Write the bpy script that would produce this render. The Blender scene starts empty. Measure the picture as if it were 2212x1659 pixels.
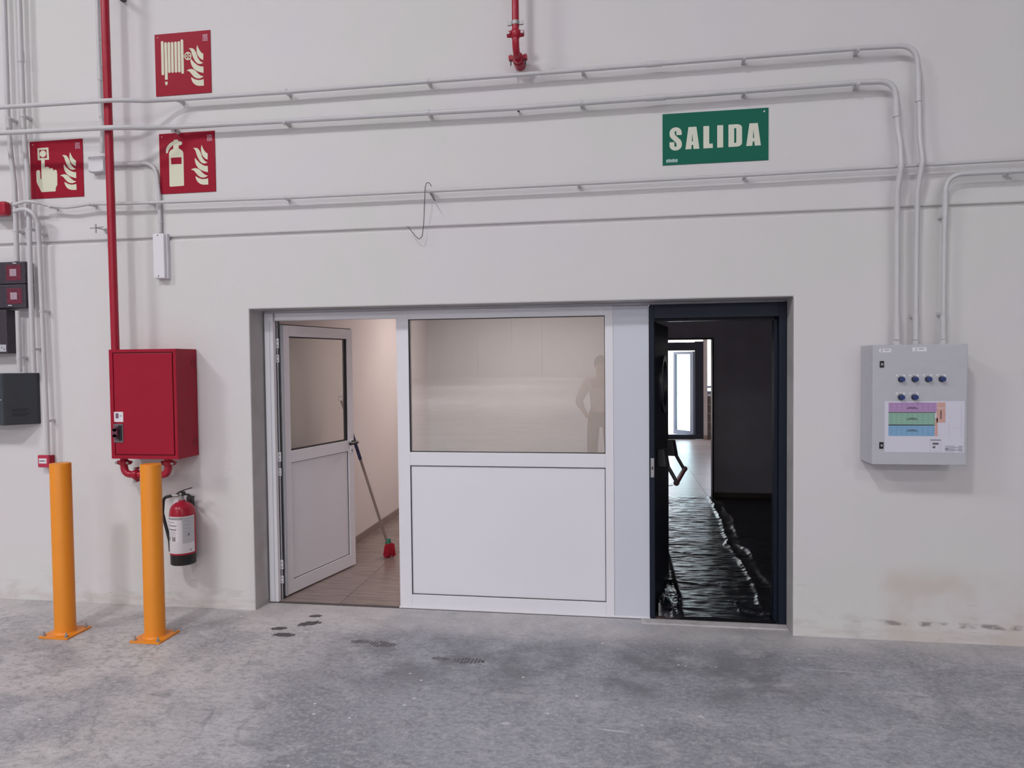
import bpy, bmesh, math, random
from mathutils import Vector, Matrix, noise
from mathutils.geometry import tessellate_polygon
random.seed(7)
S = bpy.context.scene
COL = S.collection
PI = math.pi

# ------------------------------------------------------------------ camera
H_CAM, D_CAM = 1.701, 4.487
yaw, pit, rol = .154329, -.0321153, -.0104387
cy_, sy_ = math.cos(yaw), math.sin(yaw)
R0 = Vector((cy_, sy_, 0))
Fw = Vector((-sy_ * math.cos(pit), cy_ * math.cos(pit), math.sin(pit)))
U0 = R0.cross(Fw)
Rr = R0 * math.cos(rol) + U0 * math.sin(rol)
Uu = U0 * math.cos(rol) - R0 * math.sin(rol)
cam_d = bpy.data.cameras.new('camera')
cam = bpy.data.objects.new('camera', cam_d); COL.objects.link(cam)
M = Matrix((Rr, Uu, -Fw)).transposed().to_4x4(); M.translation = Vector((0, -D_CAM, H_CAM))
cam.matrix_world = M
cam_d.sensor_width = 36; cam_d.lens = 24.704
cam_d.shift_x = .00297; cam_d.shift_y = .00057; cam_d.clip_start = .02; cam_d.clip_end = 300
S.camera = cam

# ------------------------------------------------------------------ world + colour management
wd = bpy.data.worlds.new('sky'); S.world = wd; wd.use_nodes = True
nt = wd.node_tree; bg = nt.nodes['Background']
sky = nt.nodes.new('ShaderNodeTexSky'); sky.sky_type = 'NISHITA'
sky.sun_disc = False; sky.sun_elevation = math.radians(50); sky.sun_rotation = math.radians(200)
sky.dust_density = 2.5
hz = nt.nodes.new('ShaderNodeMix'); hz.data_type = 'RGBA'; hz.inputs[0].default_value = .88     # thin white overcast over the blue
hz.inputs[7].default_value = (.66, .59, .55, 1)
nt.links.new(sky.outputs[0], hz.inputs[6]); nt.links.new(hz.outputs[2], bg.inputs[0]); bg.inputs[1].default_value = 6.2
S.view_settings.view_transform = 'Standard'; S.view_settings.look = 'None'
S.view_settings.exposure = 0.0; S.view_settings.gamma = 1; S.view_settings.use_curve_mapping = False


def area(name, loc, sx, sy, watt, color=(1, 1, 1), target=None):
    d = bpy.data.lights.new(name, 'AREA'); d.shape = 'RECTANGLE'; d.size = sx; d.size_y = sy
    d.energy = watt; d.color = color
    o = bpy.data.objects.new(name, d); COL.objects.link(o); o.location = loc
    if target is not None:
        o.rotation_euler = (Vector(target) - Vector(loc)).to_track_quat('-Z', 'Y').to_euler()
    return o


# high-bay lamps of the warehouse, hung under the roof
HB = (.952, .955, .976)
area('high_bay_lamp', (-3.2, -8.0, 8.9), .9, .9, 410, HB)
area('high_bay_lamp', (-9.2, -7.4, 8.9), 1.9, 1.9, 510, HB)
area('high_bay_lamp', (3.6, -12.5, 8.9), .9, .9, 240, HB)
for ix in (-10, 2, 14):
    for iy in (-24, -42, -64):
        area('high_bay_lamp', (ix, iy, 8.6), 2.2, 2.2, 900, HB)
# ceiling lamp of the utility room and daylight entering the far room
area('room_lamp', (-1.1, 2.9, 2.58), 1.2, .3, 35, (1.0, .885, .85))
sun_d = bpy.data.lights.new('sun', 'SUN'); sun_d.energy = 7.0; sun_d.angle = .01; sun_d.color = (1, .97, .93)
sun = bpy.data.objects.new('sun', sun_d); COL.objects.link(sun); sun.rotation_euler = Vector((-.4, .5, -.77)).to_track_quat('-Z', 'Y').to_euler()
sun.location = (0, 20, 8)


# ------------------------------------------------------------------ materials
def lin(c):
    if isinstance(c, str):
        c = [int(c[i:i + 2], 16) / 255 for i in (0, 2, 4)]
    else:
        c = [v / 255 for v in c]
    return tuple(v / 12.92 if v <= .04045 else ((v + .055) / 1.055) ** 2.4 for v in c) + (1,)


def mat(name, col, rough=.5, metal=0, spec=.5, var=0, scale=20, bump=0, bscale=200, coat=0, raw=False):
    m = bpy.data.materials.new(name); m.use_nodes = True
    t = m.node_tree; b = t.nodes['Principled BSDF']
    c = col + (1,) if raw else lin(col)
    b.inputs['Base Color'].default_value = c
    b.inputs['Roughness'].default_value = rough; b.inputs['Metallic'].default_value = metal
    b.inputs['Specular IOR Level'].default_value = spec
    b.inputs['Coat Weight'].default_value = coat
    tc = t.nodes.new('ShaderNodeTexCoord')
    if var:
        n = t.nodes.new('ShaderNodeTexNoise'); n.inputs['Scale'].default_value = scale; n.inputs['Detail'].default_value = 5
        t.links.new(tc.outputs['Object'], n.inputs['Vector'])
        r = t.nodes.new('ShaderNodeMapRange'); r.inputs[1].default_value = .3; r.inputs[2].default_value = .7
        r.inputs[3].default_value = 1 - var; r.inputs[4].default_value = 1 + var
        t.links.new(n.outputs[0], r.inputs[0])
        mx = t.nodes.new('ShaderNodeVectorMath'); mx.operation = 'SCALE'; mx.inputs[0].default_value = c[:3]
        t.links.new(r.outputs[0], mx.inputs['Scale']); t.links.new(mx.outputs[0], b.inputs['Base Color'])
    if bump:
        n2 = t.nodes.new('ShaderNodeTexNoise'); n2.inputs['Scale'].default_value = bscale; n2.inputs['Detail'].default_value = 3
        t.links.new(tc.outputs['Object'], n2.inputs['Vector'])
        bp = t.nodes.new('ShaderNodeBump'); bp.inputs['Strength'].default_value = bump; bp.inputs['Distance'].default_value = .002
        t.links.new(n2.outputs[0], bp.inputs['Height']); t.links.new(bp.outputs[0], b.inputs['Normal'])
    return m


M_red = mat('red_enamel', (.36, .0125, .034), .40, spec=.2, var=.04, scale=6, raw=True)
M_redpipe = mat('red_pipe_paint', (.40, .015, .038), .27, spec=.4, var=.05, scale=15, raw=True)
M_reddark = mat('dark_red', (.17, .004, .01), .5, raw=True)
M_pvc = mat('grey_pvc', (.60, .585, .60), .38, var=.03, scale=9, raw=True)
M_pvcw = mat('pale_pvc', (.74, .72, .76), .4, var=.02, raw=True)
M_alu = mat('white_lacquered_aluminium', (.83, .81, .86), .33, spec=.4, var=.015, scale=3, raw=True)
M_cover = mat('blue_white_panel', (.66, .68, .76), .35, spec=.4, raw=True)
M_infill = mat('white_infill_panel', (.83, .815, .87), .4, spec=.4, raw=True)
M_gasket = mat('black_gasket', (.02, .018, .02), .6, raw=True)
M_navy = mat('anthracite_blue_metal', (.011, .016, .030), .45, spec=.25, raw=True)
M_navyleaf = mat('dark_leaf_metal', (.006, .007, .013), .42, spec=.3, raw=True)
M_steel = mat('zinc_steel', (.42, .41, .415), .55, metal=.6, var=.1, scale=60, raw=True)
M_dkmetal = mat('dark_metal', (.10, .095, .10), .4, metal=.7, raw=True)
M_yellow = mat('yellow_powder_coat', (.86, .285, .018), .42, spec=.45, var=.03, scale=5, raw=True)
M_black = mat('black_plastic', (.012, .011, .013), .4, raw=True)
M_blackr = mat('black_rubber', (.014, .010, .012), .55, raw=True)
M_anth = mat('anthracite_plastic', (.028, .032, .04), .5, var=.05, raw=True)
M_anthd = mat('black_violet_box', (.05, .038, .055), .4, var=.25, scale=60, raw=True)
M_alarm = mat('alarm_red_window', (.16, .02, .045), .35, var=.3, scale=80, raw=True)
M_panel = mat('grey_enclosure', (.52, .52, .565), .42, spec=.4, var=.02, scale=30, raw=True)
M_lab = mat('white_label', (.80, .78, .82), .4, raw=True)
M_ink = mat('grey_ink', (.16, .15, .17), .6, raw=True)
M_inkd = mat('black_ink', (.03, .028, .03), .6, raw=True)
M_blue = mat('blue_button', (.012, .035, .17), .35, raw=True)
M_glow = mat('luminescent_cream', (.74, .73, .58), .6, spec=.2, raw=True)
M_signred = mat('sign_red', (.34, .012, .033), .42, spec=.12, raw=True)
M_signgreen = mat('sign_green', (.009, .135, .088), .45, spec=.12, raw=True)
M_signtext = mat('salida_cream', (.68, .69, .58), .4, raw=True)
M_pinkmark = mat('pale_pink_mark', (.62, .36, .46), .5, raw=True)
M_greenmark = mat('pale_green_mark', (.45, .62, .58), .5, raw=True)
M_cornersh = mat('thin_pale_edge', (.7, .69, .7), .6, raw=True)
M_purple = mat('plan_purple', (.46, .28, .52), .6, var=.06, scale=300, raw=True)
M_green = mat('plan_green', (.27, .47, .37), .6, var=.06, scale=300, raw=True)
M_sky = mat('plan_blue', (.22, .42, .64), .6, var=.06, scale=300, raw=True)
M_orange = mat('plan_orange', (.66, .38, .33), .6, raw=True)
M_paper = mat('paper', (.70, .68, .78), .5, raw=True)
M_white = mat('white_paint_interior', (.68, .62, .605), .8, var=.02, scale=2, raw=True)
M_vest = mat('white_paint_vestibule', (.80, .76, .84), .8, var=.02, scale=2, raw=True)
M_conc2 = mat('shell_concrete', (.68, .66, .655), .85, var=.05, scale=.4, raw=True)
M_skirt = mat('skirting_tile', (.24, .18, .165), .35, var=.15, scale=8, raw=True)
M_blockt = mat('brown_block', (.13, .105, .105), .7, var=.15, scale=12, raw=True)
M_mortar = mat('pale_mortar', (.5, .47, .46), .9, raw=True)
M_ground = mat('sunlit_paving', (.66, .60, .55), .9, var=.06, scale=1, raw=True)
M_alum2 = mat('blue_grey_aluminium', (.10, .13, .19), .4, raw=True)
M_mopred = mat('red_microfibre', (.42, .008, .03), .9, raw=True)
M_mopgreen = mat('green_plastic', (.01, .16, .08), .4, raw=True)
M_pole = mat('brownish_metal_pole', (.30, .23, .21), .35, metal=.3, raw=True)
M_grip = mat('blue_grip', (.016, .02, .08), .45, raw=True)
M_skin = mat('skin', (.48, .26, .19), .55, raw=True)
M_shirt = mat('pale_pink_shirt', (.62, .50, .49), .85, var=.05, raw=True)
M_trous = mat('brown_grey_trousers', (.16, .13, .13), .85, raw=True)
M_hair = mat('dark_brown_hair', (.035, .022, .018), .7, raw=True)

# glass
def glassmat(name, tint, extra):
    m = bpy.data.materials.new(name); m.use_nodes = True
    t = m.node_tree; t.nodes.clear()
    out = t.nodes.new('ShaderNodeOutputMaterial'); tr = t.nodes.new('ShaderNodeBsdfTransparent')
    tr.inputs[0].default_value = tint
    gl = t.nodes.new('ShaderNodeBsdfGlossy'); gl.inputs['Roughness'].default_value = 0.0
    fr = t.nodes.new('ShaderNodeFresnel'); fr.inputs[0].default_value = 1.5
    ad = t.nodes.new('ShaderNodeMath'); ad.operation = 'ADD'; ad.use_clamp = True; ad.inputs[1].default_value = extra
    mx = t.nodes.new('ShaderNodeMixShader')
    # only the face turned to the viewer mirrors; the far face just lets light out
    ge = t.nodes.new('ShaderNodeNewGeometry'); iv = t.nodes.new('ShaderNodeMath'); iv.operation = 'SUBTRACT'; iv.inputs[0].default_value = 1
    ml = t.nodes.new('ShaderNodeMath'); ml.operation = 'MULTIPLY'
    t.links.new(ge.outputs['Backfacing'], iv.inputs[1]); t.links.new(iv.outputs[0], ml.inputs[0]); t.links.new(ad.outputs[0], ml.inputs[1])
    t.links.new(fr.outputs[0], ad.inputs[0]); t.links.new(ml.outputs[0], mx.inputs[0])
    t.links.new(tr.outputs[0], mx.inputs[1]); t.links.new(gl.outputs[0], mx.inputs[2])
    t.links.new(mx.outputs[0], out.inputs[0])
    return m
M_glass = glassmat('double_glazing', (.95, .965, .965, 1), .20)
M_glass_leaf = glassmat('leaf_glazing', (.965, .97, .955, 1), .02)
M_glass_dark = glassmat('smoked_glass', (.12, .14, .17, 1), .05)

# wall paint: cast concrete painted off-white, light dirt low down, scuffs
def wall_material():
    m = mat('painted_precast_concrete', (.70, .675, .68), .62, spec=.3, raw=True)
    t = m.node_tree; b = t.nodes['Principled BSDF']; L = t.links.new
    tc = t.nodes.new('ShaderNodeTexCoord')
    def nz(scale, det, sc=(1, 1, 1), rough=.55):
        mp = t.nodes.new('ShaderNodeMapping'); mp.inputs['Scale'].default_value = sc
        L(tc.outputs['Object'], mp.inputs[0])
        n = t.nodes.new('ShaderNodeTexNoise'); n.inputs['Scale'].default_value = scale; n.inputs['Detail'].default_value = det
        n.inputs['Roughness'].default_value = rough; L(mp.outputs[0], n.inputs['Vector']); return n.outputs[0]
    def rng(src, a, b_, c, d):
        r = t.nodes.new('ShaderNodeMapRange'); r.interpolation_type = 'SMOOTHSTEP'
        for i, v in enumerate((a, b_, c, d)): r.inputs[1 + i].default_value = v
        L(src, r.inputs[0]); return r.outputs[0]
    def mathn(op, a, b_):
        n = t.nodes.new('ShaderNodeMath'); n.operation = op
        for i, v in enumerate((a, b_)):
            if isinstance(v, (int, float)): n.inputs[i].default_value = v
            else: L(v, n.inputs[i])
        return n.outputs[0]
    def mixc(f, a, b_):
        n = t.nodes.new('ShaderNodeMix'); n.data_type = 'RGBA'; L(f, n.inputs[0])
        for i, v in ((6, a), (7, b_)):
            if isinstance(v, tuple): n.inputs[i].default_value = v
            else: L(v, n.inputs[i])
        return n.outputs[2]
    sep = t.nodes.new('ShaderNodeSeparateXYZ'); L(tc.outputs['Object'], sep.inputs[0])
    X, Z = sep.outputs[0], sep.outputs[2]
    c = mixc(rng(nz(1.1, 4), .35, .65, 0, 1), (.715, .685, .70, 1), (.70, .69, .675, 1))
    c = mixc(rng(nz(.5, 3, (1, 1, .5)), .4, .7, 0, .5), c, (.705, .665, .68, 1))
    # grime close to the floor
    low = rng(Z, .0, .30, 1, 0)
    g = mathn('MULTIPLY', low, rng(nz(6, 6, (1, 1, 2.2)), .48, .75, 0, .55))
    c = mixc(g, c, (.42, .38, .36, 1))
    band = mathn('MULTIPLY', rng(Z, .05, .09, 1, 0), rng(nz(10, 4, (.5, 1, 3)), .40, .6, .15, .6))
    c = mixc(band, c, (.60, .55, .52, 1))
    # thin horizontal scuffs
    sc = mathn('MULTIPLY', rng(nz(5, 5, (.8, 1, 16)), .66, .72, 0, .7), rng(Z, .16, .42, 1, 0))
    c = mixc(sc, c, (.30, .28, .27, 1))
    # repainted patch at the right foot of the wall
    pt = mathn('MULTIPLY', mathn('MULTIPLY', rng(X, 1.52, 1.60, 0, 1), rng(Z, .34, .50, 1, 0)), rng(nz(2.5, 3), .38, .6, .2, .8))
    c = mixc(pt, c, (.62, .55, .51, 1))
    st = mathn('MULTIPLY', mathn('MULTIPLY', rng(X, 1.5, 1.62, 0, 1), rng(Z, .085, .10, 0, 1)), mathn('MULTIPLY', rng(Z, .11, .13, 1, 0), rng(nz(9, 5, (1, 1, 2)), .45, .6, 0, .8)))
    c = mixc(st, c, (.22, .19, .18, 1))
    L(c, b.inputs['Base Color'])
    bp = t.nodes.new('ShaderNodeBump'); bp.inputs['Strength'].default_value = .25; bp.inputs['Distance'].default_value = .004
    L(nz(30, 6), bp.inputs['Height']); L(bp.outputs[0], b.inputs['Normal'])
    return m
M_wall = wall_material()
M_reveal = mat('bare_reveal_plaster', (.50, .48, .475), .8, var=.12, scale=4, bump=.3, bscale=30, raw=True)

def floor_material():
    m = mat('troweled_concrete', (.33, .33, .35), .55, spec=.35, raw=True)
    t = m.node_tree; b = t.nodes['Principled BSDF']; L = t.links.new
    tc = t.nodes.new('ShaderNodeTexCoord')
    def nz(scale, det, sc=(1, 1, 1), rough=.6, dist=0, off=(0, 0, 0)):
        mp = t.nodes.new('ShaderNodeMapping'); mp.inputs['Scale'].default_value = sc; mp.inputs['Location'].default_value = off
        L(tc.outputs['Object'], mp.inputs[0])
        n = t.nodes.new('ShaderNodeTexNoise'); n.inputs['Scale'].default_value = scale; n.inputs['Detail'].default_value = det
        n.inputs['Roughness'].default_value = rough; n.inputs['Distortion'].default_value = dist
        L(mp.outputs[0], n.inputs['Vector']); return n.outputs[0]
    def rng(src, a, b_, c, d):
        r = t.nodes.new('ShaderNodeMapRange'); r.interpolation_type = 'SMOOTHSTEP'
        for i, v in enumerate((a, b_, c, d)): r.inputs[1 + i].default_value = v
        L(src, r.inputs[0]); return r.outputs[0]
    def mixc(f, a, b_):
        n = t.nodes.new('ShaderNodeMix'); n.data_type = 'RGBA'; L(f, n.inputs[0])
        for i, v in ((6, a), (7, b_)):
            if isinstance(v, tuple): n.inputs[i].default_value = v
            else: L(v, n.inputs[i])
        return n.outputs[2]
    def mul(a, b_):
        n = t.nodes.new('ShaderNodeMath'); n.operation = 'MULTIPLY'; L(a, n.inputs[0]); L(b_, n.inputs[1]); return n.outputs[0]
    sep = t.nodes.new('ShaderNodeSeparateXYZ'); L(tc.outputs['Object'], sep.inputs[0])
    X, Y = sep.outputs[0], sep.outputs[1]
    base = mixc(rng(X, -2.6, -1.2, 0, 1), (.60, .56, .555, 1), (.385, .385, .43, 1))
    c = mixc(rng(nz(.9, 5, (1, 1.6, 1), .6, .5), .40, .62, 0, .75), base, (.27, .27, .30, 1))
    c = mixc(rng(nz(2.6, 7, (1, 1.3, 1), .65, .8, (3, 5, 0)), .48, .70, 0, .7), c, (.60, .585, .61, 1))
    c = mixc(rng(nz(7, 8, (1, 1, 1), .7, .6), .48, .70, 0, .65), c, (.22, .22, .24, 1))
    c = mixc(rng(nz(45, 6, (1, 1, 1), .7), .42, .72, 0, .55), c, (.66, .65, .67, 1))
    c = mixc(rng(nz(110, 3, (1, 1.2, 1), .6), .50, .75, 0, .55), c, (.17, .17, .18, 1))
    c = mixc(rng(nz(20, 6, (1, 1.8, 1), .68, .4, (1, 7, 0)), .46, .68, 0, .55), c, (.20, .20, .22, 1))
    c = mixc(rng(nz(26, 6, (1, 1.6, 1), .7, .3, (8, 2, 0)), .56, .72, 0, .6), c, (.64, .63, .65, 1))
    # trowel arcs
    wv = t.nodes.new('ShaderNodeTexWave'); wv.wave_type = 'RINGS'; wv.rings_direction = 'Z'; wv.inputs['Scale'].default_value = 1.6
    wv.inputs['Distortion'].default_value = 9; wv.inputs['Detail'].default_value = 4; wv.inputs['Detail Scale'].default_value = 1.2
    L(tc.outputs['Object'], wv.inputs['Vector'])
    c = mixc(mul(rng(wv.outputs['Fac'], .93, 1, 0, .35), rng(nz(1.7, 3), .5, .65, 0, 1)), c, (.17, .17, .185, 1))
    # lime-pale edge along the wall
    c = mixc(mul(rng(Y, -.42, -.02, 0, .65), rng(nz(3, 5), .3, .65, .4, 1)), c, (.62, .585, .58, 1))
    # darker traffic zone in front of the openings
    zx = mul(rng(X, -2.0, -1.2, 0, 1), rng(X, .6, 1.6, 1, 0))
    z = mul(mul(zx, rng(Y, -1.15, -.75, 0, 1)), mul(rng(Y, -.5, -.1, 1, 0), rng(nz(2.2, 6, (1, 1, 1), .65), .38, .6, 0, .7)))
    c = mixc(z, c, (.16, .16, .175, 1))
    # pale flecks
    vo = t.nodes.new('ShaderNodeTexVoronoi'); vo.inputs['Scale'].default_value = 9; L(tc.outputs['Object'], vo.inputs['Vector'])
    c = mixc(mul(rng(vo.outputs['Distance'], .05, .09, 1, 0), rng(nz(2.2, 2, off=(9, 2, 0)), .52, .58, 0, 1)), c, (.75, .73, .74, 1))
    L(c, b.inputs['Base Color'])
    L(rng(nz(4, 5), .3, .7, .42, .68), b.inputs['Roughness'])
    bp = t.nodes.new('ShaderNodeBump'); bp.inputs['Strength'].default_value = .35; bp.inputs['Distance'].default_value = .004
    L(nz(38, 8, rough=.7), bp.inputs['Height']); L(bp.outputs[0], b.inputs['Normal'])
    return m
M_floor = floor_material()

def wood_tile(name, a, b_, rough):
    m = mat(name, (.3, .24, .22), rough, spec=.5, raw=True)
    t = m.node_tree; b = t.nodes['Principled BSDF']; L = t.links.new
    tc = t.nodes.new('ShaderNodeTexCoord'); mp = t.nodes.new('ShaderNodeMapping'); mp.inputs['Scale'].default_value = (1.2, 9, 1)
    L(tc.outputs['Object'], mp.inputs[0])
    n = t.nodes.new('ShaderNodeTexNoise'); n.inputs['Scale'].default_value = 3; n.inputs['Detail'].default_value = 7; L(mp.outputs[0], n.inputs['Vector'])
    oi = t.nodes.new('ShaderNodeObjectInfo')
    mx = t.nodes.new('ShaderNodeMix'); mx.data_type = 'RGBA'; mx.inputs[6].default_value = a; mx.inputs[7].default_value = b_
    r = t.nodes.new('ShaderNodeMapRange'); r.inputs[1].default_value = .35; r.inputs[2].default_value = .65
    L(n.outputs[0], r.inputs[0]); L(r.outputs[0], mx.inputs[0])
    r2 = t.nodes.new('ShaderNodeMapRange'); r2.inputs[3].default_value = .92; r2.inputs[4].default_value = 1.06; L(oi.outputs['Random'], r2.inputs[0])
    vm = t.nodes.new('ShaderNodeVectorMath'); vm.operation = 'SCALE'; L(mx.outputs[2], vm.inputs[0]); L(r2.outputs[0], vm.inputs['Scale'])
    L(vm.outputs[0], b.inputs['Base Color'])
    return m
M_tile = wood_tile('brown_wood_look_tile', (.30, .235, .215, 1), (.215, .165, .15, 1), .22)
M_tile2 = wood_tile('beige_wood_look_tile', (.44, .375, .35, 1), (.35, .295, .275, 1), .34)

def plastic_material():
    m = mat('black_polythene', (.008, .009, .013), .25, spec=1.0, raw=True)
    t = m.node_tree; b = t.nodes['Principled BSDF']; L = t.links.new
    tc = t.nodes.new('ShaderNodeTexCoord'); mp = t.nodes.new('ShaderNodeMapping'); mp.inputs['Scale'].default_value = (8, 28, 1)
    L(tc.outputs['Object'], mp.inputs[0])
    n = t.nodes.new('ShaderNodeTexNoise'); n.inputs['Scale'].default_value = 3; n.inputs['Detail'].default_value = 5; n.inputs['Distortion'].default_value = .4
    L(mp.outputs[0], n.inputs['Vector'])
    bp = t.nodes.new('ShaderNodeBump'); bp.inputs['Strength'].default_value = .5; bp.inputs['Distance'].default_value = .012
    L(n.outputs[0], bp.inputs['Height']); L(bp.outputs[0], b.inputs['Normal'])
    return m
M_poly = plastic_material()


# ------------------------------------------------------------------ builders
def tag(o, label=None, cat=None, group=None, kind=None):
    if label: o['label'] = label
    if cat: o['category'] = cat
    if group: o['group'] = group
    if kind: o['kind'] = kind
    return o

def wloc(o):
    v = Vector((0, 0, 0))
    while o is not None:
        v += o.location; o = o.parent
    return v

def thing(name, label, cat, loc, group=None, kind=None):
    o = bpy.data.objects.new(name, None); COL.objects.link(o); o.location = loc
    o.empty_display_size = .1
    return tag(o, label, cat, group, kind)

def obj(name, bm, m, parent=None, loc=None, smooth=None, bevel=0, label=None):
    """link bmesh given in world coordinates as one mesh object; loc = its own origin"""
    me = bpy.data.meshes.new(name)
    base = Vector(loc) if loc is not None else (wloc(parent) if parent else Vector((0, 0, 0)))
    bmesh.ops.translate(bm, verts=bm.verts, vec=-base)
    bmesh.ops.recalc_face_normals(bm, faces=bm.faces)
    bm.to_mesh(me); bm.free()
    for mm in (m if isinstance(m, (list, tuple)) else [m]): me.materials.append(mm)
    o = bpy.data.objects.new(name, me); COL.objects.link(o)
    if parent: o.parent = parent; o.location = base - wloc(parent)
    else: o.location = base
    if smooth is not None:
        for p in me.polygons: p.use_smooth = True
        me.set_sharp_from_angle(angle=math.radians(smooth))
    if bevel:
        md = o.modifiers.new('bevel', 'BEVEL'); md.width = bevel; md.segments = 2; md.limit_method = 'ANGLE'
        md.angle_limit = math.radians(40)
    if label: o['label'] = label
    return o

def bx(bm, x0, x1, y0, y1, z0, z1, mi=0, T=None):
    vs = [bm.verts.new((x, y, z)) for z in (z0, z1) for y in (y0, y1) for x in (x0, x1)]
    if T is not None:
        for v in vs: v.co = T @ v.co
    for f in ((0, 2, 3, 1), (4, 5, 7, 6), (0, 1, 5, 4), (2, 6, 7, 3), (0, 4, 6, 2), (1, 3, 7, 5)):
        bm.faces.new([vs[i] for i in f]).material_index = mi
    return vs

def box(name, x0, x1, y0, y1, z0, z1, m, parent=None, bevel=0, T=None, label=None, loc=None):
    bm = bmesh.new(); bx(bm, min(x0, x1), max(x0, x1), min(y0, y1), max(y0, y1), min(z0, z1), max(z0, z1), T=T)
    return obj(name, bm, m, parent, bevel=bevel, label=label, loc=loc)

def fillet(pts, r=.06, n=7):
    pts = [Vector(p) for p in pts]; out = [pts[0]]
    for i in range(1, len(pts) - 1):
        p, a, b = pts[i], pts[i - 1], pts[i + 1]
        rr = r[i - 1] if isinstance(r, (list, tuple)) else r
        u, v = (a - p), (b - p); lu, lv = u.length, v.length; u.normalize(); v.normalize()
        ang = u.angle(v, PI)
        if ang > PI - .01: out.append(p); continue
        d = min(rr / math.tan(ang / 2), lu * .48, lv * .48)
        s, e = p + u * d, p + v * d
        for k in range(n + 1):
            q = k / n
            out.append(s * (1 - q) ** 2 + p * 2 * q * (1 - q) + e * q * q)
    out.append(pts[-1]); return out

def tube(bm, pts, r, n=14, caps=True, mi=0):
    pts = [Vector(p) for p in pts]; rings = []; up = None
    for i, p in enumerate(pts):
        d = (pts[min(i + 1, len(pts) - 1)] - pts[max(i - 1, 0)]).normalized()
        if up is None: up = d.orthogonal().normalized()
        up = (up - d * up.dot(d)).normalized(); s = d.cross(up)
        rad = r[i] if isinstance(r, (list, tuple)) else r
        rings.append([bm.verts.new(p + (up * math.cos(2 * PI * k / n) + s * math.sin(2 * PI * k / n)) * rad) for k in range(n)])
    for a, b in zip(rings, rings[1:]):
        for k in range(n): bm.faces.new((a[k], a[(k + 1) % n], b[(k + 1) % n], b[k])).material_index = mi
    if caps:
        bm.faces.new(rings[0][::-1]).material_index = mi; bm.faces.new(rings[-1]).material_index = mi

def lathe(bm, prof, c=(0, 0, 0), n=32, axis='Z', mi=0):
    rings = []
    for r, h in prof:
        ring = []
        for k in range(n):
            a = 2 * PI * k / n; x, y = r * math.cos(a), r * math.sin(a)
            co = {'Z': (x, y, h), 'Y': (x, h, y), 'X': (h, x, y)}[axis]
            ring.append(bm.verts.new(Vector(c) + Vector(co)))
        rings.append(ring)
    for a, b in zip(rings, rings[1:]):
        for k in range(n): bm.faces.new((a[k], a[(k + 1) % n], b[(k + 1) % n], b[k])).material_index = mi
    bm.faces.new(rings[0]).material_index = mi; bm.faces.new(rings[-1]).material_index = mi

def poly(bm, pts, mi=0):
    """flat polygon (concave allowed) from 3-D points"""
    P = [Vector(p) for p in pts]
    vs = [bm.verts.new(p) for p in P]
    for tri in tessellate_polygon([P]):
        try: bm.faces.new([vs[i] for i in tri]).material_index = mi
        except ValueError: pass

def off(x, z, o):
    """a point measured against the wall face, carried o metres in front of the wall"""
    k = (D_CAM - o) / D_CAM
    return (x * k, -o, H_CAM + (z - H_CAM) * k)


# ================================================================== STRUCTURE
XL, XR, ZT = -2.49, 1.053, 2.08           # the opening in the precast wall
WT = .30
wall = bpy.data.objects.new('wall_front', None); COL.objects.link(wall); tag(wall, kind='structure')
# lower precast panel, with the opening cut out
bm = bmesh.new()
def frame_face(y):
    o = [(-7.5, y, -.15), (XL, y, -.15), (XL, y, ZT), (XR, y, ZT), (XR, y, -.15), (6.5, y, -.15), (6.5, y, 2.572), (-7.5, y, 2.572)]
    return [bm.verts.new(p) for p in o]
a, b = frame_face(0), frame_face(WT)
for i in range(8):
    j = (i + 1) % 8
    f = bm.faces.new((a[i], a[j], b[j], b[i]))
    if i in (1, 2, 3): f.material_index = 1
for L_ in (a, b):
    for q in ((0, 1, 2, 7), (2, 3, 6, 7), (3, 4, 5, 6)): bm.faces.new([L_[i] for i in q])
obj('wall_panel', bm, [M_wall, M_reveal], wall, bevel=.009)
bm = bmesh.new(); bx(bm, -7.5, 6.5, 0, WT, 2.592, 8.9)
obj('wall_panel', bm, M_wall, wall, bevel=.009)
box('joint_filler', -7.5, 6.5, .022, WT - .02, 2.55, 2.61, M_wall, wall)

# rest of the warehouse shell
bm = bmesh.new(); bx(bm, -22, 24, -76, .0, -.3, 0)
bx(bm, XL, XR, 0, .16, -.3, 0)
tag(obj('floor', bm, M_floor), kind='structure')
tag(box('wall_left', -22, -21.8, -76, .3, 0, 9, M_conc2), kind='structure')
tag(box('wall_right', 24, 24.2, -76, .3, 0, 9, M_conc2), kind='structure')
tag(box('wall_rear', -22, 24.2, -76.2, -76, 0, 9, M_conc2), kind='structure')
tag(box('ceiling', -22, 24.2, -76.2, .3, 9, 9.2, M_conc2), kind='structure')
bm = bmesh.new(); bx(bm, -22, -7.5, 0, WT, 0, 9); bx(bm, 6.5, 24.2, 0, WT, 0, 9)
tag(obj('wall_side_bays', bm, M_conc2), kind='structure')
# columns standing along the far wall, seen only in the window's reflection
for i, cx in enumerate((-19.5, -16.5, -12.5, -9, 1, 9)):
    tag(box('pillar', cx - .35, cx + .35, -75.9, -75.2, 0, 9, M_conc2), kind='structure')

# threshold strip of pale screed under the fire door
tag(box('trim_1', .14, 1.05, .085, .16, 0, .008, mat('pale_screed', (.56, .53, .54), .8, var=.12, scale=15, raw=True)), kind='structure')

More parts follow.
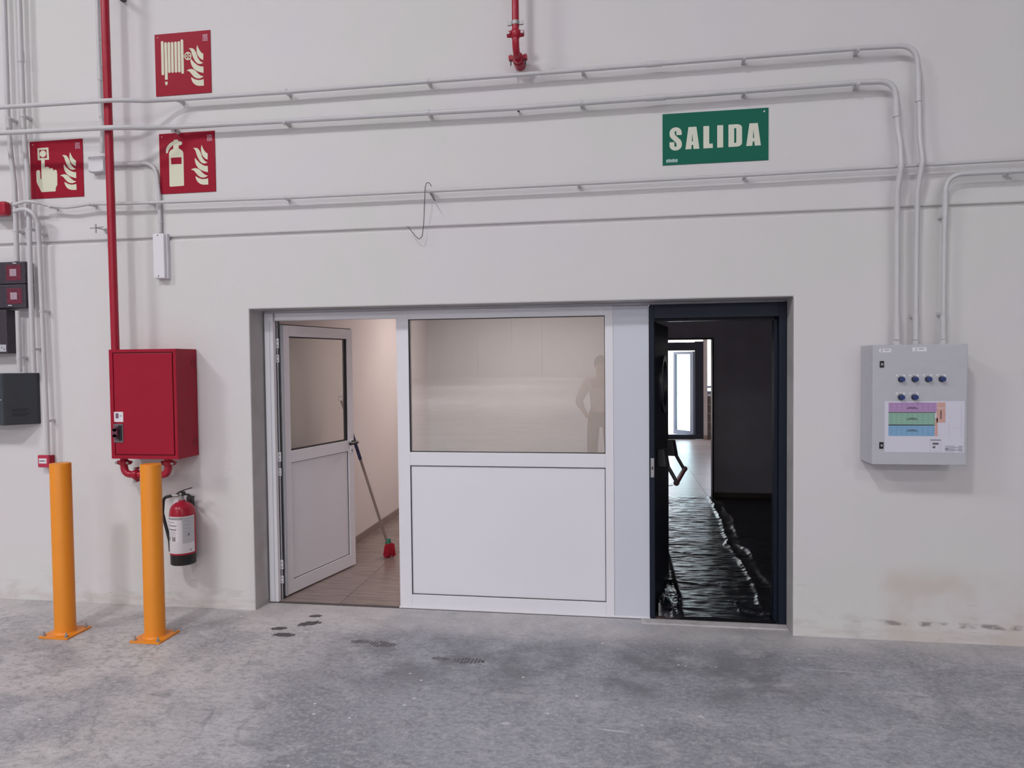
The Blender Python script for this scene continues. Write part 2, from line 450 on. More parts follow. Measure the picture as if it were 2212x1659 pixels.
# rooms behind: partition walls, ceilings, floors
def room_wall(name, *a, m=M_white): return tag(box(name, *a, m), kind='structure')
room_wall('wall_utility_left', -2.62, -2.455, .30, 4.55, 0, 2.6)
room_wall('wall_utility_rear', -2.62, .10, 4.4, 4.55, 0, 2.6, m=mat('grey_white_paint', (.66, .65, .64), .8, raw=True))
room_wall('wall_partition', .08, .20, .30, 4.4, 0, 2.6)
room_wall('ceiling_utility', -2.62, .20, .30, 4.55, 2.6, 2.7)
# skirtings of the utility room
tag(box('baseboard_left', -2.455, -2.443, .30, 4.4, .003, .072, M_skirt), kind='structure')
tag(box('baseboard_rear', -2.443, .08, 4.388, 4.4, .003, .072, M_skirt), kind='structure')

# vestibule with a doorway in its far wall
room_wall('wall_vestibule_right', 2.3, 2.42, .30, 4.55, 0, 2.6, m=M_vest)
bm = bmesh.new()
bx(bm, .20, .30, 4.4, 4.52, 0, 2.6); bx(bm, 1.150, 2.42, 4.4, 4.52, 0, 2.6); bx(bm, .30, 1.150, 4.4, 4.52, 1.96, 2.6)
tag(obj('wall_vestibule_rear', bm, M_vest), kind='structure')
room_wall('ceiling_vestibule', .20, 2.42, .30, 4.55, 2.6, 2.7, m=M_vest)
tag(box('baseboard_vestibule', 1.163, 2.3, 4.387, 4.4, .003, .072, M_skirt), kind='structure')
dd = bpy.data.objects.new('door_3', None); COL.objects.link(dd); dd.location = (1.14, 4.4, 0); tag(dd, kind='structure')
box('door_lining', 1.138, 1.154, 4.385, 4.53, 0, 1.968, M_navyleaf, dd)
box('door_lining', .30, 1.138, 4.385, 4.53, 1.952, 1.968, M_navyleaf, dd)

# far room with exterior door and window
room_wall('wall_far_left', -1.6, -1.48, 4.52, 11.2, 0, 2.6)
room_wall('wall_far_right', 4.0, 4.12, 4.52, 11.2, 0, 2.6)
room_wall('ceiling_far', -1.6, 4.12, 4.55, 11.2, 2.6, 2.7)
bm = bmesh.new()
bx(bm, -1.6, .20, 11.0, 11.2, 0, 2.6)
bx(bm, 1.802, 1.885, 11.0, 11.2, 0, 2.6)
bx(bm, .20, 1.802, 11.0, 11.2, 2.28, 2.6)
bx(bm, 1.885, 3.6, 11.0, 11.2, 2.28, 2.6)
bx(bm, 3.6, 4.12, 11.0, 11.2, 0, 2.6)
bx(bm, 1.885, 3.6, 11.12, 11.2, 0, .93)
tag(obj('wall_far', bm, mat('far_wall_paint', (.68, .63, .62), .8, raw=True)), kind='structure')
tag(box('baseboard_far', 1.775, 1.89, 10.985, 11.0, .003, .085, mat('beige_skirting', (.36, .27, .22), .6, raw=True)), kind='structure')

# tiled floors: every tile is its own piece
def tiles(name, x0, x1, y0, y1, tx, ty, m, jx=0.0, jy=0.0):
    fl = bpy.data.objects.new(name, None); COL.objects.link(fl); tag(fl, kind='structure')
    box('grout', x0, x1, y0, y1, -.25, -.001, mat('grout_grey', (.13, .11, .11), .9, raw=True), fl)
    cache = {}
    nx0 = math.floor((x0 - jx) / tx); ny0 = math.floor((y0 - jy) / ty)
    ix = nx0
    while jx + ix * tx < x1:
        iy = ny0
        while jy + iy * ty < y1:
            a0, a1 = max(x0, jx + ix * tx) + .0015, min(x1, jx + (ix + 1) * tx) - .0015
            b0, b1 = max(y0, jy + iy * ty) + .0015, min(y1, jy + (iy + 1) * ty) - .0015
            if a1 - a0 > .03 and b1 - b0 > .03:
                key = (round(a1 - a0, 3), round(b1 - b0, 3))
                if key not in cache:
                    bm = bmesh.new(); w, d = key
                    bx(bm, -w / 2, w / 2, -d / 2, d / 2, -.012, 0)
                    me = bpy.data.meshes.new('tile'); bmesh.ops.recalc_face_normals(bm, faces=bm.faces); bm.to_mesh(me); bm.free(); me.materials.append(m); cache[key] = me
                o = bpy.data.objects.new('tile', cache[key]); COL.objects.link(o); o.parent = fl
                o.location = ((a0 + a1) / 2, (b0 + b1) / 2, .003 + random.uniform(0, .0006))
            iy += 1
        ix += 1
    return fl
tiles('floor_utility', -2.49, .14, .20, 4.4, 1.2, .6, M_tile, jx=-2.02 + .06, jy=.35)
tiles('floor_vestibule', .14, 2.3, .16, 4.4, 1.2, .6, M_tile, jx=-.1, jy=.2)
tiles('floor_far', -1.48, 4.0, 4.4, 11.2, 1.2, .6, M_tile2, jx=1.09, jy=4.4)

# outside ground and the block parapet below the far window
tag(box('ground_outside', -30, 34, 11.2, 70, -.2, -.01, M_ground), kind='structure')
pp = bpy.data.objects.new('wall_parapet', None); COL.objects.link(pp); pp.location = (2, 11.0, 0); tag(pp, kind='structure')
box('mortar_bed', 1.890, 3.6, 11.02, 11.12, 0, .93, M_mortar, pp)
bme = {}
for r in range(5):
    z0 = .003 + r * .186; x = 1.892 - (.2 if r % 2 else 0)
    while x < 3.55:
        a0, a1 = max(x, 1.892), min(x + .39, 3.598)
        if a1 - a0 > .04: box('block', a0, a1 - .012, 10.995, 11.03, z0, z0 + .172, M_blockt, pp)
        x += .40
w2 = bpy.data.objects.new('window_2', None); COL.objects.link(w2); w2.location = (2.7, 11.1, .93); tag(w2, kind='structure')
box('window_sill', 1.887, 3.6, 10.99, 11.2, .932, .962, M_lab, w2)
box('window_frame', 1.887, 3.6, 11.08, 11.13, .962, 1.03, M_alum2, w2)
box('guard_rail', 1.887, 3.6, 11.22, 11.26, 1.09, 1.14, M_alum2, w2)
box('glass_pane', 1.887, 3.6, 11.10, 11.106, 1.03, 2.28, glassmat('clear', (.95, .97, .97, 1), 0), w2)

# exterior door: anthracite frame, one leaf swung outwards
d4 = bpy.data.objects.new('door_4', None); COL.objects.link(d4); d4.location = (1.0, 11.05, 0); tag(d4, kind='structure')
box('door_frame', 1.625, 1.800, 10.98, 11.08, 0.01, 2.10, M_navy, d4)
box('door_frame', .20, .30, 10.98, 11.08, 0.01, 2.10, M_navy, d4)
box('door_frame', .30, 1.625, 10.98, 11.08, 1.905, 2.085, M_navy, d4)
box('door_rail', .30, 1.625, 10.98, 11.08, 0.004, .10, M_navy, d4)
box('door_rail', .30, 1.800, 10.99, 11.07, 2.22, 2.28, M_navy, d4)
hx, hy = 1.62, 11.10
ang = math.radians(128)
Tl = Matrix.Translation((hx, hy, 0)) @ Matrix.Rotation(ang, 4, 'Z')
lw = .62
box('leaf_stile', 0, .10, -.03, .03, .06, 1.89, M_alum2, d4, T=Tl)
box('leaf_stile', lw - .06, lw, -.03, .03, .06, 1.89, M_alum2, d4, T=Tl)
box('leaf_rail', .10, lw - .06, -.03, .03, .06, .16, M_alum2, d4, T=Tl)
box('leaf_rail', .10, lw - .06, -.03, .03, 1.83, 1.89, M_alum2, d4, T=Tl)
box('glass_pane', .10, lw - .06, -.004, .004, .16, 1.83, glassmat('cyan_clear', (.85, .98, .98, 1), 0), d4, T=Tl)
tag(box('wall_yard', 2.05, 5.0, 30, 30.3, -.01, 1.55, mat('pale_cyan_sheet', (.55, .75, .78), .6, var=.06, raw=True)), kind='structure')

# ================================================================== WHITE FRAME WITH DOOR AND WINDOW
FY = .18   # front face of the aluminium frames
d1 = bpy.data.objects.new('door_1', None); COL.objects.link(d1); d1.location = (-1.95, .2, 0); tag(d1, kind='structure')
box('door_frame', -2.478, -2.412, FY, FY + .04, 0, 2.062, M_alu, d1, bevel=.002)
box('frame_groove', -2.440, -2.435, FY - .001, FY + .01, 0.002, 2.0, M_panel, d1)
box('door_frame', -2.400, -1.508, FY, FY + .07, 2.010, 2.062, M_alu, d1, bevel=.002)
# leaf, swung into the room
bx_, by_ = -2.396, .268
lang = math.atan2(.807, .194)
TL = Matrix.Translation((bx_, by_, 0)) @ Matrix.Rotation(lang, 4, 'Z')   # local x along the leaf, local -y = near face
LW = .872; TH = .05; zb, zt = .014, 1.985
def lb(name, x0, x1, y0, y1, z0, z1, m, par, bevel=0, label=None): return box(name, x0, x1, y0, y1, z0, z1, m, par, bevel=bevel, T=TL, label=label)
leaf = lb('door_leaf', .0, .085, 0, TH, zb, zt, M_alu, d1, .002)
lb('leaf_stile', LW - .075, LW, 0, TH, zb, zt, M_alu, leaf, .002)
lb('leaf_rail', .085, LW - .075, 0, TH, zb, .112, M_alu, leaf, .0015)
lb('leaf_rail', .085, LW - .075, 0, TH, .978, 1.066, M_alu, leaf, .0015)
lb('leaf_rail', .085, LW - .075, 0, TH, 1.905, zt, M_alu, leaf, .0015)
lb('infill_panel', .088, LW - .078, .012, TH - .012, .115, .975, M_infill, leaf)
lb('glass_pane', .088, LW - .078, .018, TH - .018, 1.069, 1.902, M_glass_leaf, leaf)
for (x0, x1, z0, z1) in ((.085, LW - .075, 1.066, 1.074), (.085, LW - .075, 1.897, 1.905), (.085, .091, 1.07, 1.90), (LW - .083, LW - .075, 1.07, 1.90),
                         (.085, LW - .075, .112, .116), (.085, LW - .075, .974, .978), (LW - .080, LW - .075, .112, .978)):
    lb('gasket', x0, x1, .009, TH - .009, z0, z1, M_gasket, leaf)
lb('top_gasket', .02, LW, .012, TH - .012, zt, zt + .007, M_gasket, leaf)
lb('hinge_edge', .002, .012, -.008, -.001, zb, zt, M_panel, leaf)
lb('edge_seal', .012, .015, -.005, -.001, zb, zt, M_gasket, leaf)
# hinges between frame and leaf, in front of a black backing strip
for hz in (1.800, .985, .205):
    hg = box('hinge', -2.432, -2.396, .226, .232, hz + .018, hz + .085, M_lab, d1, bevel=.001)
    box('hinge_plate', -2.432, -2.396, .226, .232, hz - .085, hz - .030, M_lab, hg, bevel=.001)
    bm = bmesh.new(); lathe(bm, [(.007, hz - .085), (.007, hz + .085)], (-2.424, .232, 0), 12)
    obj('hinge_barrel', bm, M_panel, hg, smooth=40)
    for sz in (-.070, -.045, .035, .065):
        bm = bmesh.new(); lathe(bm, [(.0035, -.002), (.0035, .002)], (-2.404, .226, hz + sz), 8, 'Y'); obj('screw', bm, M_black, hg)
box('gap_shade_backing', -2.478, -2.398, .236, .250, 0, 2.01, M_gasket, d1)  # black backing puts the shade of the hinge gap into colour
box('rebate_profile', -2.412, -2.404, .230, .236, 0, 2.01, M_panel, d1)
# lever handle
lv = lb('door_handle', LW - .052, LW - .022, -.008, 0, 1.03, 1.075, M_lab, leaf, label='white handle plate with black lever')
bm = bmesh.new()
tube(bm, [TL @ Vector(p) for p in fillet([(LW - .037, 0, 1.050), (LW - .037, -.068, 1.050), (LW - .15, -.068, 1.048)], .02)], .0125, 12)
obj('lever', bm, M_black, leaf, smooth=40)
kp = lb('keyhole_plate', LW - .052, LW - .024, -.007, 0, .955, 1.0, M_lab, leaf)
lb('keyhole', LW - .041, LW - .035, -.009, -.007, .968, .988, M_black, kp)

# fixed window with panel below
w1 = bpy.data.objects.new('window_1', None); COL.objects.link(w1); w1.location = (-.75, .2, 0); tag(w1, kind='structure')
box('window_frame', -1.508, -1.422, FY, FY + .07, 0, 2.062, M_alu, w1, bevel=.002)
box('window_frame', -.086, -.032, FY, FY + .07, 0, 2.062, M_alu, w1, bevel=.002)
box('window_rail', -1.422, -.086, FY, FY + .07, 2.0, 2.062, M_alu, w1, bevel=.002)
box('window_rail', -1.422, -.086, FY, FY + .07, .995, 1.088, M_alu, w1, bevel=.002)
box('window_rail', -1.422, -.086, FY, FY + .07, .0, .097, M_alu, w1, bevel=.002)
box('glass_pane', -1.422, -.086, FY + .022, FY + .028, 1.088, 2.0, M_glass, w1)
box('infill_panel', -1.418, -.090, FY + .010, FY + .05, .101, .991, M_infill, w1)
for (x0, x1, z0, z1) in ((-1.422, -.086, 1.088, 1.093), (-1.422, -.086, 1.995, 2.0), (-1.422, -1.416, 1.088, 2.0), (-.090, -.086, 1.088, 2.0),
                         (-1.422, -.086, .097, .101), (-1.422, -.086, .990, .995), (-1.422, -1.417, .097, .995), (-.090, -.086, .097, .995)):
    box('gasket', x0, x1, FY + .004, FY + .02, z0, z1, M_gasket, w1)
# trims of the frame
tag(box('trim_2', -.030, .198, FY - .004, FY + .06, 0, 2.058, M_cover), kind='structure')
tag(box('trim_3', -2.484, 1.05, FY + .02, FY + .06, 2.062, 2.079, M_alu), kind='structure')
tag(box('trim_4', -1.512, .20, FY - .012, FY - .001, 0, .012, M_alu, bevel=.003), kind='structure')
# backing between frames and the rooms' ceilings
tag(box('trim_5', XL, .16, .26, .31, 2.063, 2.09, M_alu), kind='structure')

# ================================================================== DARK FIRE DOOR
DY = .16
d2 = bpy.data.objects.new('door_2', None); COL.objects.link(d2); d2.location = (.63, .2, 0); tag(d2, kind='structure')
box('door_frame', .202, .230, DY, DY + .06, 0, 2.062, M_navy, d2, bevel=.002)
box('door_frame', 1.004, 1.051, DY, DY + .05, 0, 2.062, M_navy, d2, bevel=.002)
box('frame_stop', .985, 1.012, DY + .05, DY + .12, 0, 1.972, M_navy, d2, bevel=.002)
box('door_frame', .230, 1.004, DY, DY + .05, 1.972, 2.062, M_navy, d2, bevel=.002)
box('frame_stop', .242, 1.0, DY + .05, DY + .12, 1.955, 1.972, M_navyleaf, d2)
sp = box('strike_plate', .2065, .228, DY - .002, DY, .94, 1.065, M_steel, d2)
box('strike_hole', .213, .221, DY - .0035, DY - .002, .99, 1.01, M_black, sp)
l2a = math.atan2(.80, .142)
T2 = Matrix.Translation((.238, .225, 0)) @ Matrix.Rotation(l2a, 4, 'Z')
L2W = .81
def l2(name, x0, x1, y0, y1, z0, z1, m, par, bevel=0): return box(name, x0, x1, y0, y1, z0, z1, m, par, bevel=bevel, T=T2)
leaf2 = l2('door_leaf', 0, L2W, 0, .055, .012, 1.955, M_navyleaf, d2, .003)
# round porthole
def ring(bm, cx, cz, ro, ri, y0, y1, T, n=40):
    vs = []
    for k in range(n):
        a = 2 * PI * k / n; c, s = math.cos(a), math.sin(a)
        vs.append([bm.verts.new(T @ Vector((cx + r * c, y, cz + r * s))) for r, y in ((ro, y1), (ro, y0), (ri, y0), (ri, y1))])
    for k in range(n):
        a, b = vs[k], vs[(k + 1) % n]
        for i in range(4): bm.faces.new((a[i], a[(i + 1) % 4], b[(i + 1) % 4], b[i]))
bm = bmesh.new(); ring(bm, .46, 1.53, .205, .165, -.016, 0, T2)
ph = obj('porthole_ring', bm, mat('gloss_black_ring', (.02, .02, .025), .18, spec=.9, raw=True), leaf2, smooth=40)
bm = bmesh.new()
pts = [T2 @ Vector((.46 + .165 * math.cos(2 * PI * k / 40), -.003, 1.53 + .165 * math.sin(2 * PI * k / 40))) for k in range(40)]
poly(bm, pts); obj('porthole_glass', bm, mat('dark_gloss_glass', (.01, .012, .016), .03, spec=.8, raw=True), leaf2)
# panic bar
for px_, tip in ((.13, -1), (.70, 1)):
    bm = bmesh.new(); w = .035
    prof = [(px_ - w, 0), (px_ + w, 0), (px_ + w, -.07), (px_ - w * .2, -.085), (px_ - w, -.06)]
    lo = [bm.verts.new(T2 @ Vector((x, y, .985))) for x, y in prof]
    hi = [bm.verts.new(T2 @ Vector((x, y * .75, 1.105))) for x, y in prof]
    n = len(prof)
    for i in range(n): bm.faces.new((lo[i], lo[(i + 1) % n], hi[(i + 1) % n], hi[i]))
    bm.faces.new(lo[::-1]); bm.faces.new(hi)
    hb = obj('panic_bar_housing', bm, M_black, leaf2, bevel=.006)
    bm = bmesh.new(); tube(bm, [T2 @ Vector(p) for p in ((px_, -.05, 1.02), (px_, -.125, .885))], .0125, 10)
    obj('panic_bar_arm', bm, M_black, hb, smooth=40)
bm = bmesh.new(); tube(bm, [T2 @ Vector(p) for p in ((.09, -.128, .882), (.74, -.128, .882))], .0165, 14)
pb = obj('panic_bar', bm, mat('dark_red_bar', (.14, .012, .03), .4, raw=True), leaf2, smooth=40, label='dark red push bar')
for px_ in (.09, .72):
    bm = bmesh.new(); tube(bm, [T2 @ Vector(p) for p in ((px_, -.128, .882), (px_ + .03, -.128, .882))], .0195, 14)
    obj('bar_end_cap', bm, M_black, pb, smooth=40)

# ================================================================== BLACK PLASTIC SHEET ON VESTIBULE FLOOR
NX, NY = 210, 560
x0, x1, y0, y1 = .215, 2.27, .175, 4.50
bm = bmesh.new(); G = []
def fold_x(y):
    P = [(0, .98), (.4, .94), (.9, 1.0), (1.6, 1.0), (2.1, .985), (3.0, 1.055), (3.75, 1.08), (4.5, 1.10)]
    for (a, va), (b, vb) in zip(P, P[1:]):
        if a <= y <= b: return va + (vb - va) * (y - a) / (b - a)
    return 1.0
for j in range(NY + 1):
    row = []; y = y0 + (y1 - y0) * j / NY
    for i in range(NX + 1):
        x = x0 + (x1 - x0) * i / NX
        n1 = noise.noise(Vector((x * 1.3, y * 2.2, 0))); n2 = noise.noise(Vector((x * 5, y * 24, 3))); n3 = noise.noise(Vector((x * 6, y * 50, 7)))
        n4 = noise.noise(Vector((x * 14, y * 14, 9)))
        rip = max(0, 1 - max(0, x - 1.0) * 4) if x < 1.25 else 0.0
        z = .014 + .006 * n1 + (.0036 * n2 + .0042 * n3) * (.35 + .65 * rip) + .0028 * n4
        fx = fold_x(y) + .022 * noise.noise(Vector((0, y * 5, 2))) + .008 * noise.noise(Vector((0, y * 19, 5)))
        amp = .022 * (.55 + .6 * noise.noise(Vector((3, y * 3.1, 1))) + .25 * noise.noise(Vector((5, y * 14, 1))))
        z += max(0, amp) * math.exp(-((x - fx) / .020) ** 2)
        fx2 = fx + .12 + .05 * noise.noise(Vector((7, y * 2, 2)))
        z += .016 * max(0, .5 + noise.noise(Vector((9, y * 2.4, 4)))) * math.exp(-((x - fx2) / .028) ** 2)
        # creases running diagonally
        q = x * 1.2 - y * .9 - 1.1 + .1 * n1
        z += .012 * math.exp(-(q / .018) ** 2) * (1 if 1.15 < x < 1.7 else 0)
        for yc, wd_, a_ in ((2.62, .02, .010), (1.78, .012, .006), (.93, .012, .008), (3.2, .01, .004)):
            if x < 1.0: z += a_ * math.exp(-((y - yc - .05 * math.sin(x * 6)) / wd_) ** 2) * max(0, 1 - (x - .3) * 1.3)
        # bunched against the left jamb, and along the threshold
        if y < 2.4:
            lf = .418 - .05 * max(0, .55 - y) + .012 * noise.noise(Vector((0, y * 4, 11)))
            z += .020 * math.exp(-((x - lf) / .0085) ** 2) * min(1, (2.4 - y) * 2) + .010 * math.exp(-((x - lf + .022) / .006) ** 2)
        if x < .40 and y < 1.0:
            w_ = (1 - y / 1.0) * min(1, (.40 - x) / .06)
            cr = abs(noise.noise(Vector((x * 24, y * 3.5, 21)))) * .10 + abs(noise.noise(Vector((x * 55, y * 9, 5)))) * .035
            z += w_ * (cr + .09 * math.exp(-((x - .245) / .05) ** 2))
        if x > .8 and y < .7:
            q = (x - .8) * .5 + (y - .17); z += .022 * math.exp(-((q - .20) / .02) ** 2) + .018 * math.exp(-((q - .36 - .1 * n1) / .025) ** 2)
        if y < .21: z = max(.004, z * (y - .165) / .045)
        if y > 4.36: z *= max(.15, (4.5 - y) / .14)
        row.append(bm.verts.new((x, y, max(.0075, z))))
    G.append(row)
for j in range(NY):
    for i in range(NX):
        c_ = G[j][i].co
        if (c_.y < .315 and (c_.x < .246 or c_.x > .992)) or (c_.y > 4.372 and (c_.x < .31 or c_.x > 1.125)): continue
        bm.faces.new((G[j][i], G[j][i + 1], G[j + 1][i + 1], G[j + 1][i]))
for v in [v for v in bm.verts if not v.link_faces]: bm.verts.remove(v)
ps = obj('plastic_sheet', bm, M_poly, smooth=60)
tag(ps, 'glossy wrinkled black plastic sheet covering the floor behind the dark door', 'plastic sheet')

# round white cap on the far room floor
bm = bmesh.new(); lathe(bm, [(.075, 0), (.075, .004), (.055, .006), (.03, .004), (.001, .004)], (.655, 5.27, .004), 28)
o = obj('floor_drain_cap', bm, M_lab, smooth=30); tag(o, 'round white cap lying on the beige tiled floor beyond the black sheet', 'floor cap')

# ================================================================== MOP
mt = thing('mop', 'mop with blue grip and red head leaning behind the white door', 'mop', (-2.0, 1.39, 0))
top, bot = Vector((-2.335, 1.2, 1.405)), Vector((-2.006, 1.385, .125))
bm = bmesh.new(); tube(bm, [bot, bot.lerp(top, .985)], .0115, 12); obj('pole', bm, M_pole, mt, smooth=40)
bm = bmesh.new(); tube(bm, [bot.lerp(top, .585), bot.lerp(top, .80)], .0145, 12); gp = obj('grip', bm, M_grip, mt, smooth=40)
bm = bmesh.new()
c0 = bot.lerp(top, 1.0); tube(bm, [c0 + Vector((.02 * math.sin(a), 0, .02 * math.cos(a))) for a in [2 * PI * k / 16 for k in range(17)]], .006, 8, caps=False)
obj('hanging_ring', bm, M_lab, gp, smooth=40)
bm = bmesh.new(); lathe(bm, [(.016, .165), (.022, .15), (.030, .10), (.034, .085)], (-2.0, 1.39, 0), 16); obj('socket', bm, M_mopgreen, mt, smooth=40)
bm = bmesh.new(); random.seed(3)
for k in range(230):
    a = random.uniform(0, 2 * PI); r = random.uniform(.008, .056); z1_ = .006 + .05 * random.random() * (r / .056); r *= .8 + .28 * math.sin(3 * a + 1)
    c0, s0 = math.cos(a), math.sin(a); cxm, cym = -1.994, 1.388
    p0 = Vector((cxm + .012 * c0, cym + .012 * s0, .118)); p1 = Vector((cxm + r * .9 * c0, cym + r * .9 * s0, .125 - .3 * r + random.uniform(-.02, .012)))
    p2 = Vector((cxm + r * c0 + random.uniform(-.008, .008), cym + r * s0 + random.uniform(-.008, .008), z1_))
    tube(bm, fillet([p0, p1, p2], .03, 4), .0042, 5)
hd = obj('mop_head', bm, M_mopred, mt, smooth=60); tag(hd, 'red stringy mop head', kind='stuff')

# ================================================================== BOLLARDS
def bollard(xc, yc, label):
    t = thing('bollard', label, 'bollard', (xc, yc, 0), 'yellow bollards in front of the fire equipment')
    box('base_plate', xc - .1, xc + .1, yc - .105, yc + .105, .0, .011, M_yellow, t, bevel=.0015)
    bm = bmesh.new(); lathe(bm, [(.069, .011), (.062, .018), (.0605, .024), (.0605, 1.087), (.0597, 1.089), (.058, 1.090)], (xc, yc, 0), 48)
    obj('post', bm, M_yellow, t, smooth=40)
    for sx in (-1, 1):
        for sy in (-1, 1):
            bm = bmesh.new(); px, py = xc + sx * .078, yc + sy * .083
            lathe(bm, [(.013, .011), (.013, .0135)], (px, py, 0), 14)
            lathe(bm, [(.0095, .0135), (.0095, .022)], (px, py, 0), 6)
            lathe(bm, [(.005, .022), (.005, .036), (.0035, .038)], (px, py, 0), 10)
            obj('anchor_bolt', bm, M_steel, t)
bollard(-3.498, -.54, 'yellow steel bollard in front of the red call point, on a bolted plate')
bollard(-2.876, -.53, 'yellow steel bollard in front of the red hose cabinet, on a bolted plate')

# ================================================================== RED HOSE CABINET
c = thing('hose_cabinet', 'red wall-mounted fire hose cabinet with recessed handle and white sticker', 'cabinet', (-3.13, -.12, 1.08))
X0, X1, Z0, Z1, YF = -3.377, -2.887, 1.078, 1.812, -.235
bm = bmesh.new()
bx(bm, X0, X1, YF + .012, -.004, Z0, Z1)
bx(bm, X0, X0 + .026, YF, YF + .012, Z0, Z1); bx(bm, X1 - .020, X1, YF, YF + .012, Z0, Z1)
bx(bm, X0 + .026, X1 - .020, YF, YF + .012, Z0, Z0 + .024); bx(bm, X0 + .026, X1 - .020, YF, YF + .012, Z1 - .020, Z1)
obj('body', bm, M_red, c)
dr = box('door', X0 + .032, X1 - .028, YF - .001, YF + .008, Z0 + .030, Z1 - .027, M_red, c, bevel=.003)
box('door_gap', X0 + .026, X1 - .020, YF + .009, YF + .0115, Z0 + .024, Z1 - .020, M_reddark, c)
st = box('sticker', -3.349, -3.282, YF - .0022, YF - .001, 1.326, 1.394, M_lab, dr)
box('sticker_print', -3.336, -3.315, YF - .0028, YF - .0022, 1.352, 1.383, M_pinkmark, st) if False else None
bm = bmesh.new(); bx(bm, -3.337, -3.316, YF - .0028, YF - .0022, 1.350, 1.384); bx(bm, -3.308, -3.294, YF - .0028, YF - .0022, 1.364, 1.369)
obj('printed_marks', bm, mat('plum_ink', (.20, .09, .13), .6, raw=True), dr)
hp = box('handle_plate', -3.354, -3.283, YF - .006, YF - .001, 1.187, 1.313, mat('grey_plastic', (.16, .14, .15), .4, raw=True), dr, bevel=.004)
box('handle_recess', -3.318, -3.290, YF - .0075, YF - .006, 1.20, 1.303, M_black, hp)
bm = bmesh.new()
for k in range(2): lathe(bm, [(.001, -.018), (.016, -.018), (.018, -.006), (.018, 0)], (-3.332, YF - .006, 1.230 + k * .048), 18, 'Y')
bx(bm, -3.350, -3.314, YF - .024, YF - .006, 1.226, 1.282)
obj('handle', bm, mat('mauve_plastic', (.16, .045, .08), .35, raw=True), hp, smooth=40)
for kz in (1.714, 1.172):
    bm = bmesh.new()
    TT = Matrix.Identity(4)
    n = 28; vs = []
    for k in range(n):
        a = 2 * PI * k / n; vs.append([bm.verts.new((xx, -.043 + r * math.cos(a), kz + r * math.sin(a))) for r, xx in ((.026, X1), (.026, X1 + .0015), (.019, X1 + .0015), (.019, X1))])
    for k in range(n):
        a, b = vs[k], vs[(k + 1) % n]
        for i in range(3): bm.faces.new((a[i], a[i + 1], b[i + 1], b[i]))
    obj('knockout_ring', bm, M_reddark, c)

def coupling(bm, c, ax, r, w=.034, ear=.018, mi=0, earax='X'):
    """grooved pipe coupling: ring and two bolt ears"""
    c = Vector(c); ax = Vector(ax).normalized()
    tube(bm, [c - ax * w / 2, c - ax * w * .3, c + ax * w * .3, c + ax * w / 2], [r * 1.18, r * 1.42, r * 1.42, r * 1.18], 24, mi=mi)
    e = Vector({'X': (1, 0, 0), 'Y': (0, 1, 0), 'Z': (0, 0, 1)}[earax])
    s = ax.cross(e)
    for sg in (-1, 1):
        tube(bm, [c + e * sg * (r * 1.3), c + e * sg * (r * 1.3 + ear)], [w * .45, w * .40], 12, mi=mi)

def cbolts(par, c, ax, r, w=.034, ear=.018, earax='X', length=.05):
    c = Vector(c); ax = Vector(ax).normalized(); e = Vector({'X': (1, 0, 0), 'Y': (0, 1, 0), 'Z': (0, 0, 1)}[earax]); s = ax.cross(e)
    for sg in (-1, 1):
        bm = bmesh.new(); p = c + e * sg * (r * 1.3 + ear * .6); h = length / 2
        tube(bm, [p - s * h, p - s * (h - .009), p - s * (h - .0091), p + s * (h - .0121), p + s * (h - .012), p + s * (h - .003), p + s * (h - .0029), p + s * h],
             [.009, .009, .005, .005, .009, .009, .005, .005], 10)
        obj('bolt', bm, M_steel, par, smooth=30)

# U-shaped feed under the cabinet
u = thing('feed_pipe', 'red U-shaped water pipe with bolted couplings under the hose cabinet', 'pipe', (-3.22, -.15, .95))
yy = -.15; r = .024
bm = bmesh.new()
tube(bm, fillet([(-3.352, yy, 1.078), (-3.352, yy, .958), (-3.02, yy, .958), (-3.02, yy, 1.078)], [.07, .07], 10), r, 20)
obj('pipe', bm, M_redpipe, u, smooth=50)
for cc, ax, ea in (((-3.352, yy, 1.040), (0, 0, 1), 'X'), ((-3.262, yy, .958), (1, 0, 0), 'Z'), ((-3.02, yy, 1.040), (0, 0, 1), 'X'), ((-3.11, yy, .958), (1, 0, 0), 'Z')):
    bm = bmesh.new(); coupling(bm, cc, ax, r, earax=ea); k_ = obj('coupling', bm, M_redpipe, u, smooth=40)
    cbolts(k_, cc, ax, r, earax=ea)

# riser above the cabinet
rs = thing('riser_pipe', 'tall red fire riser pipe rising from the top of the hose cabinet', 'pipe', (-3.362, -.19, 1.81))
bm = bmesh.new(); tube(bm, [(-3.362, -.19, 1.812), (-3.370, -.19, 5.2)], .0262, 24); obj('pipe', bm, M_redpipe, rs, smooth=50)
for z in (4.22,):
    bm = bmesh.new(); tube(bm, [(-3.366, -.19, z), (-3.366, -.19, z + .03)], .031, 20); bx(bm, -3.38, -3.35, -.165, 0, z, z + .03); obj('pipe_bracket', bm, M_dkmetal, rs, smooth=40)
bm = bmesh.new()
lathe(bm, [(.004, -.12), (.004, 0)], (-3.545, 0, 2.655), 8, 'Y'); tube(bm, [(-3.60, -.10, 2.655), (-3.50, -.10, 2.66)], .004, 8); tube(bm, [(-3.552, -.105, 2.68), (-3.548, -.11, 2.62)], .005, 8)
bx(bm, -3.56, -3.535, -.018, 0, 2.64, 2.668)
o = obj('threaded_anchor', bm, M_steel, smooth=40); tag(o, 'small steel anchor bolt sticking out of the wall beside the red riser', 'bolt')

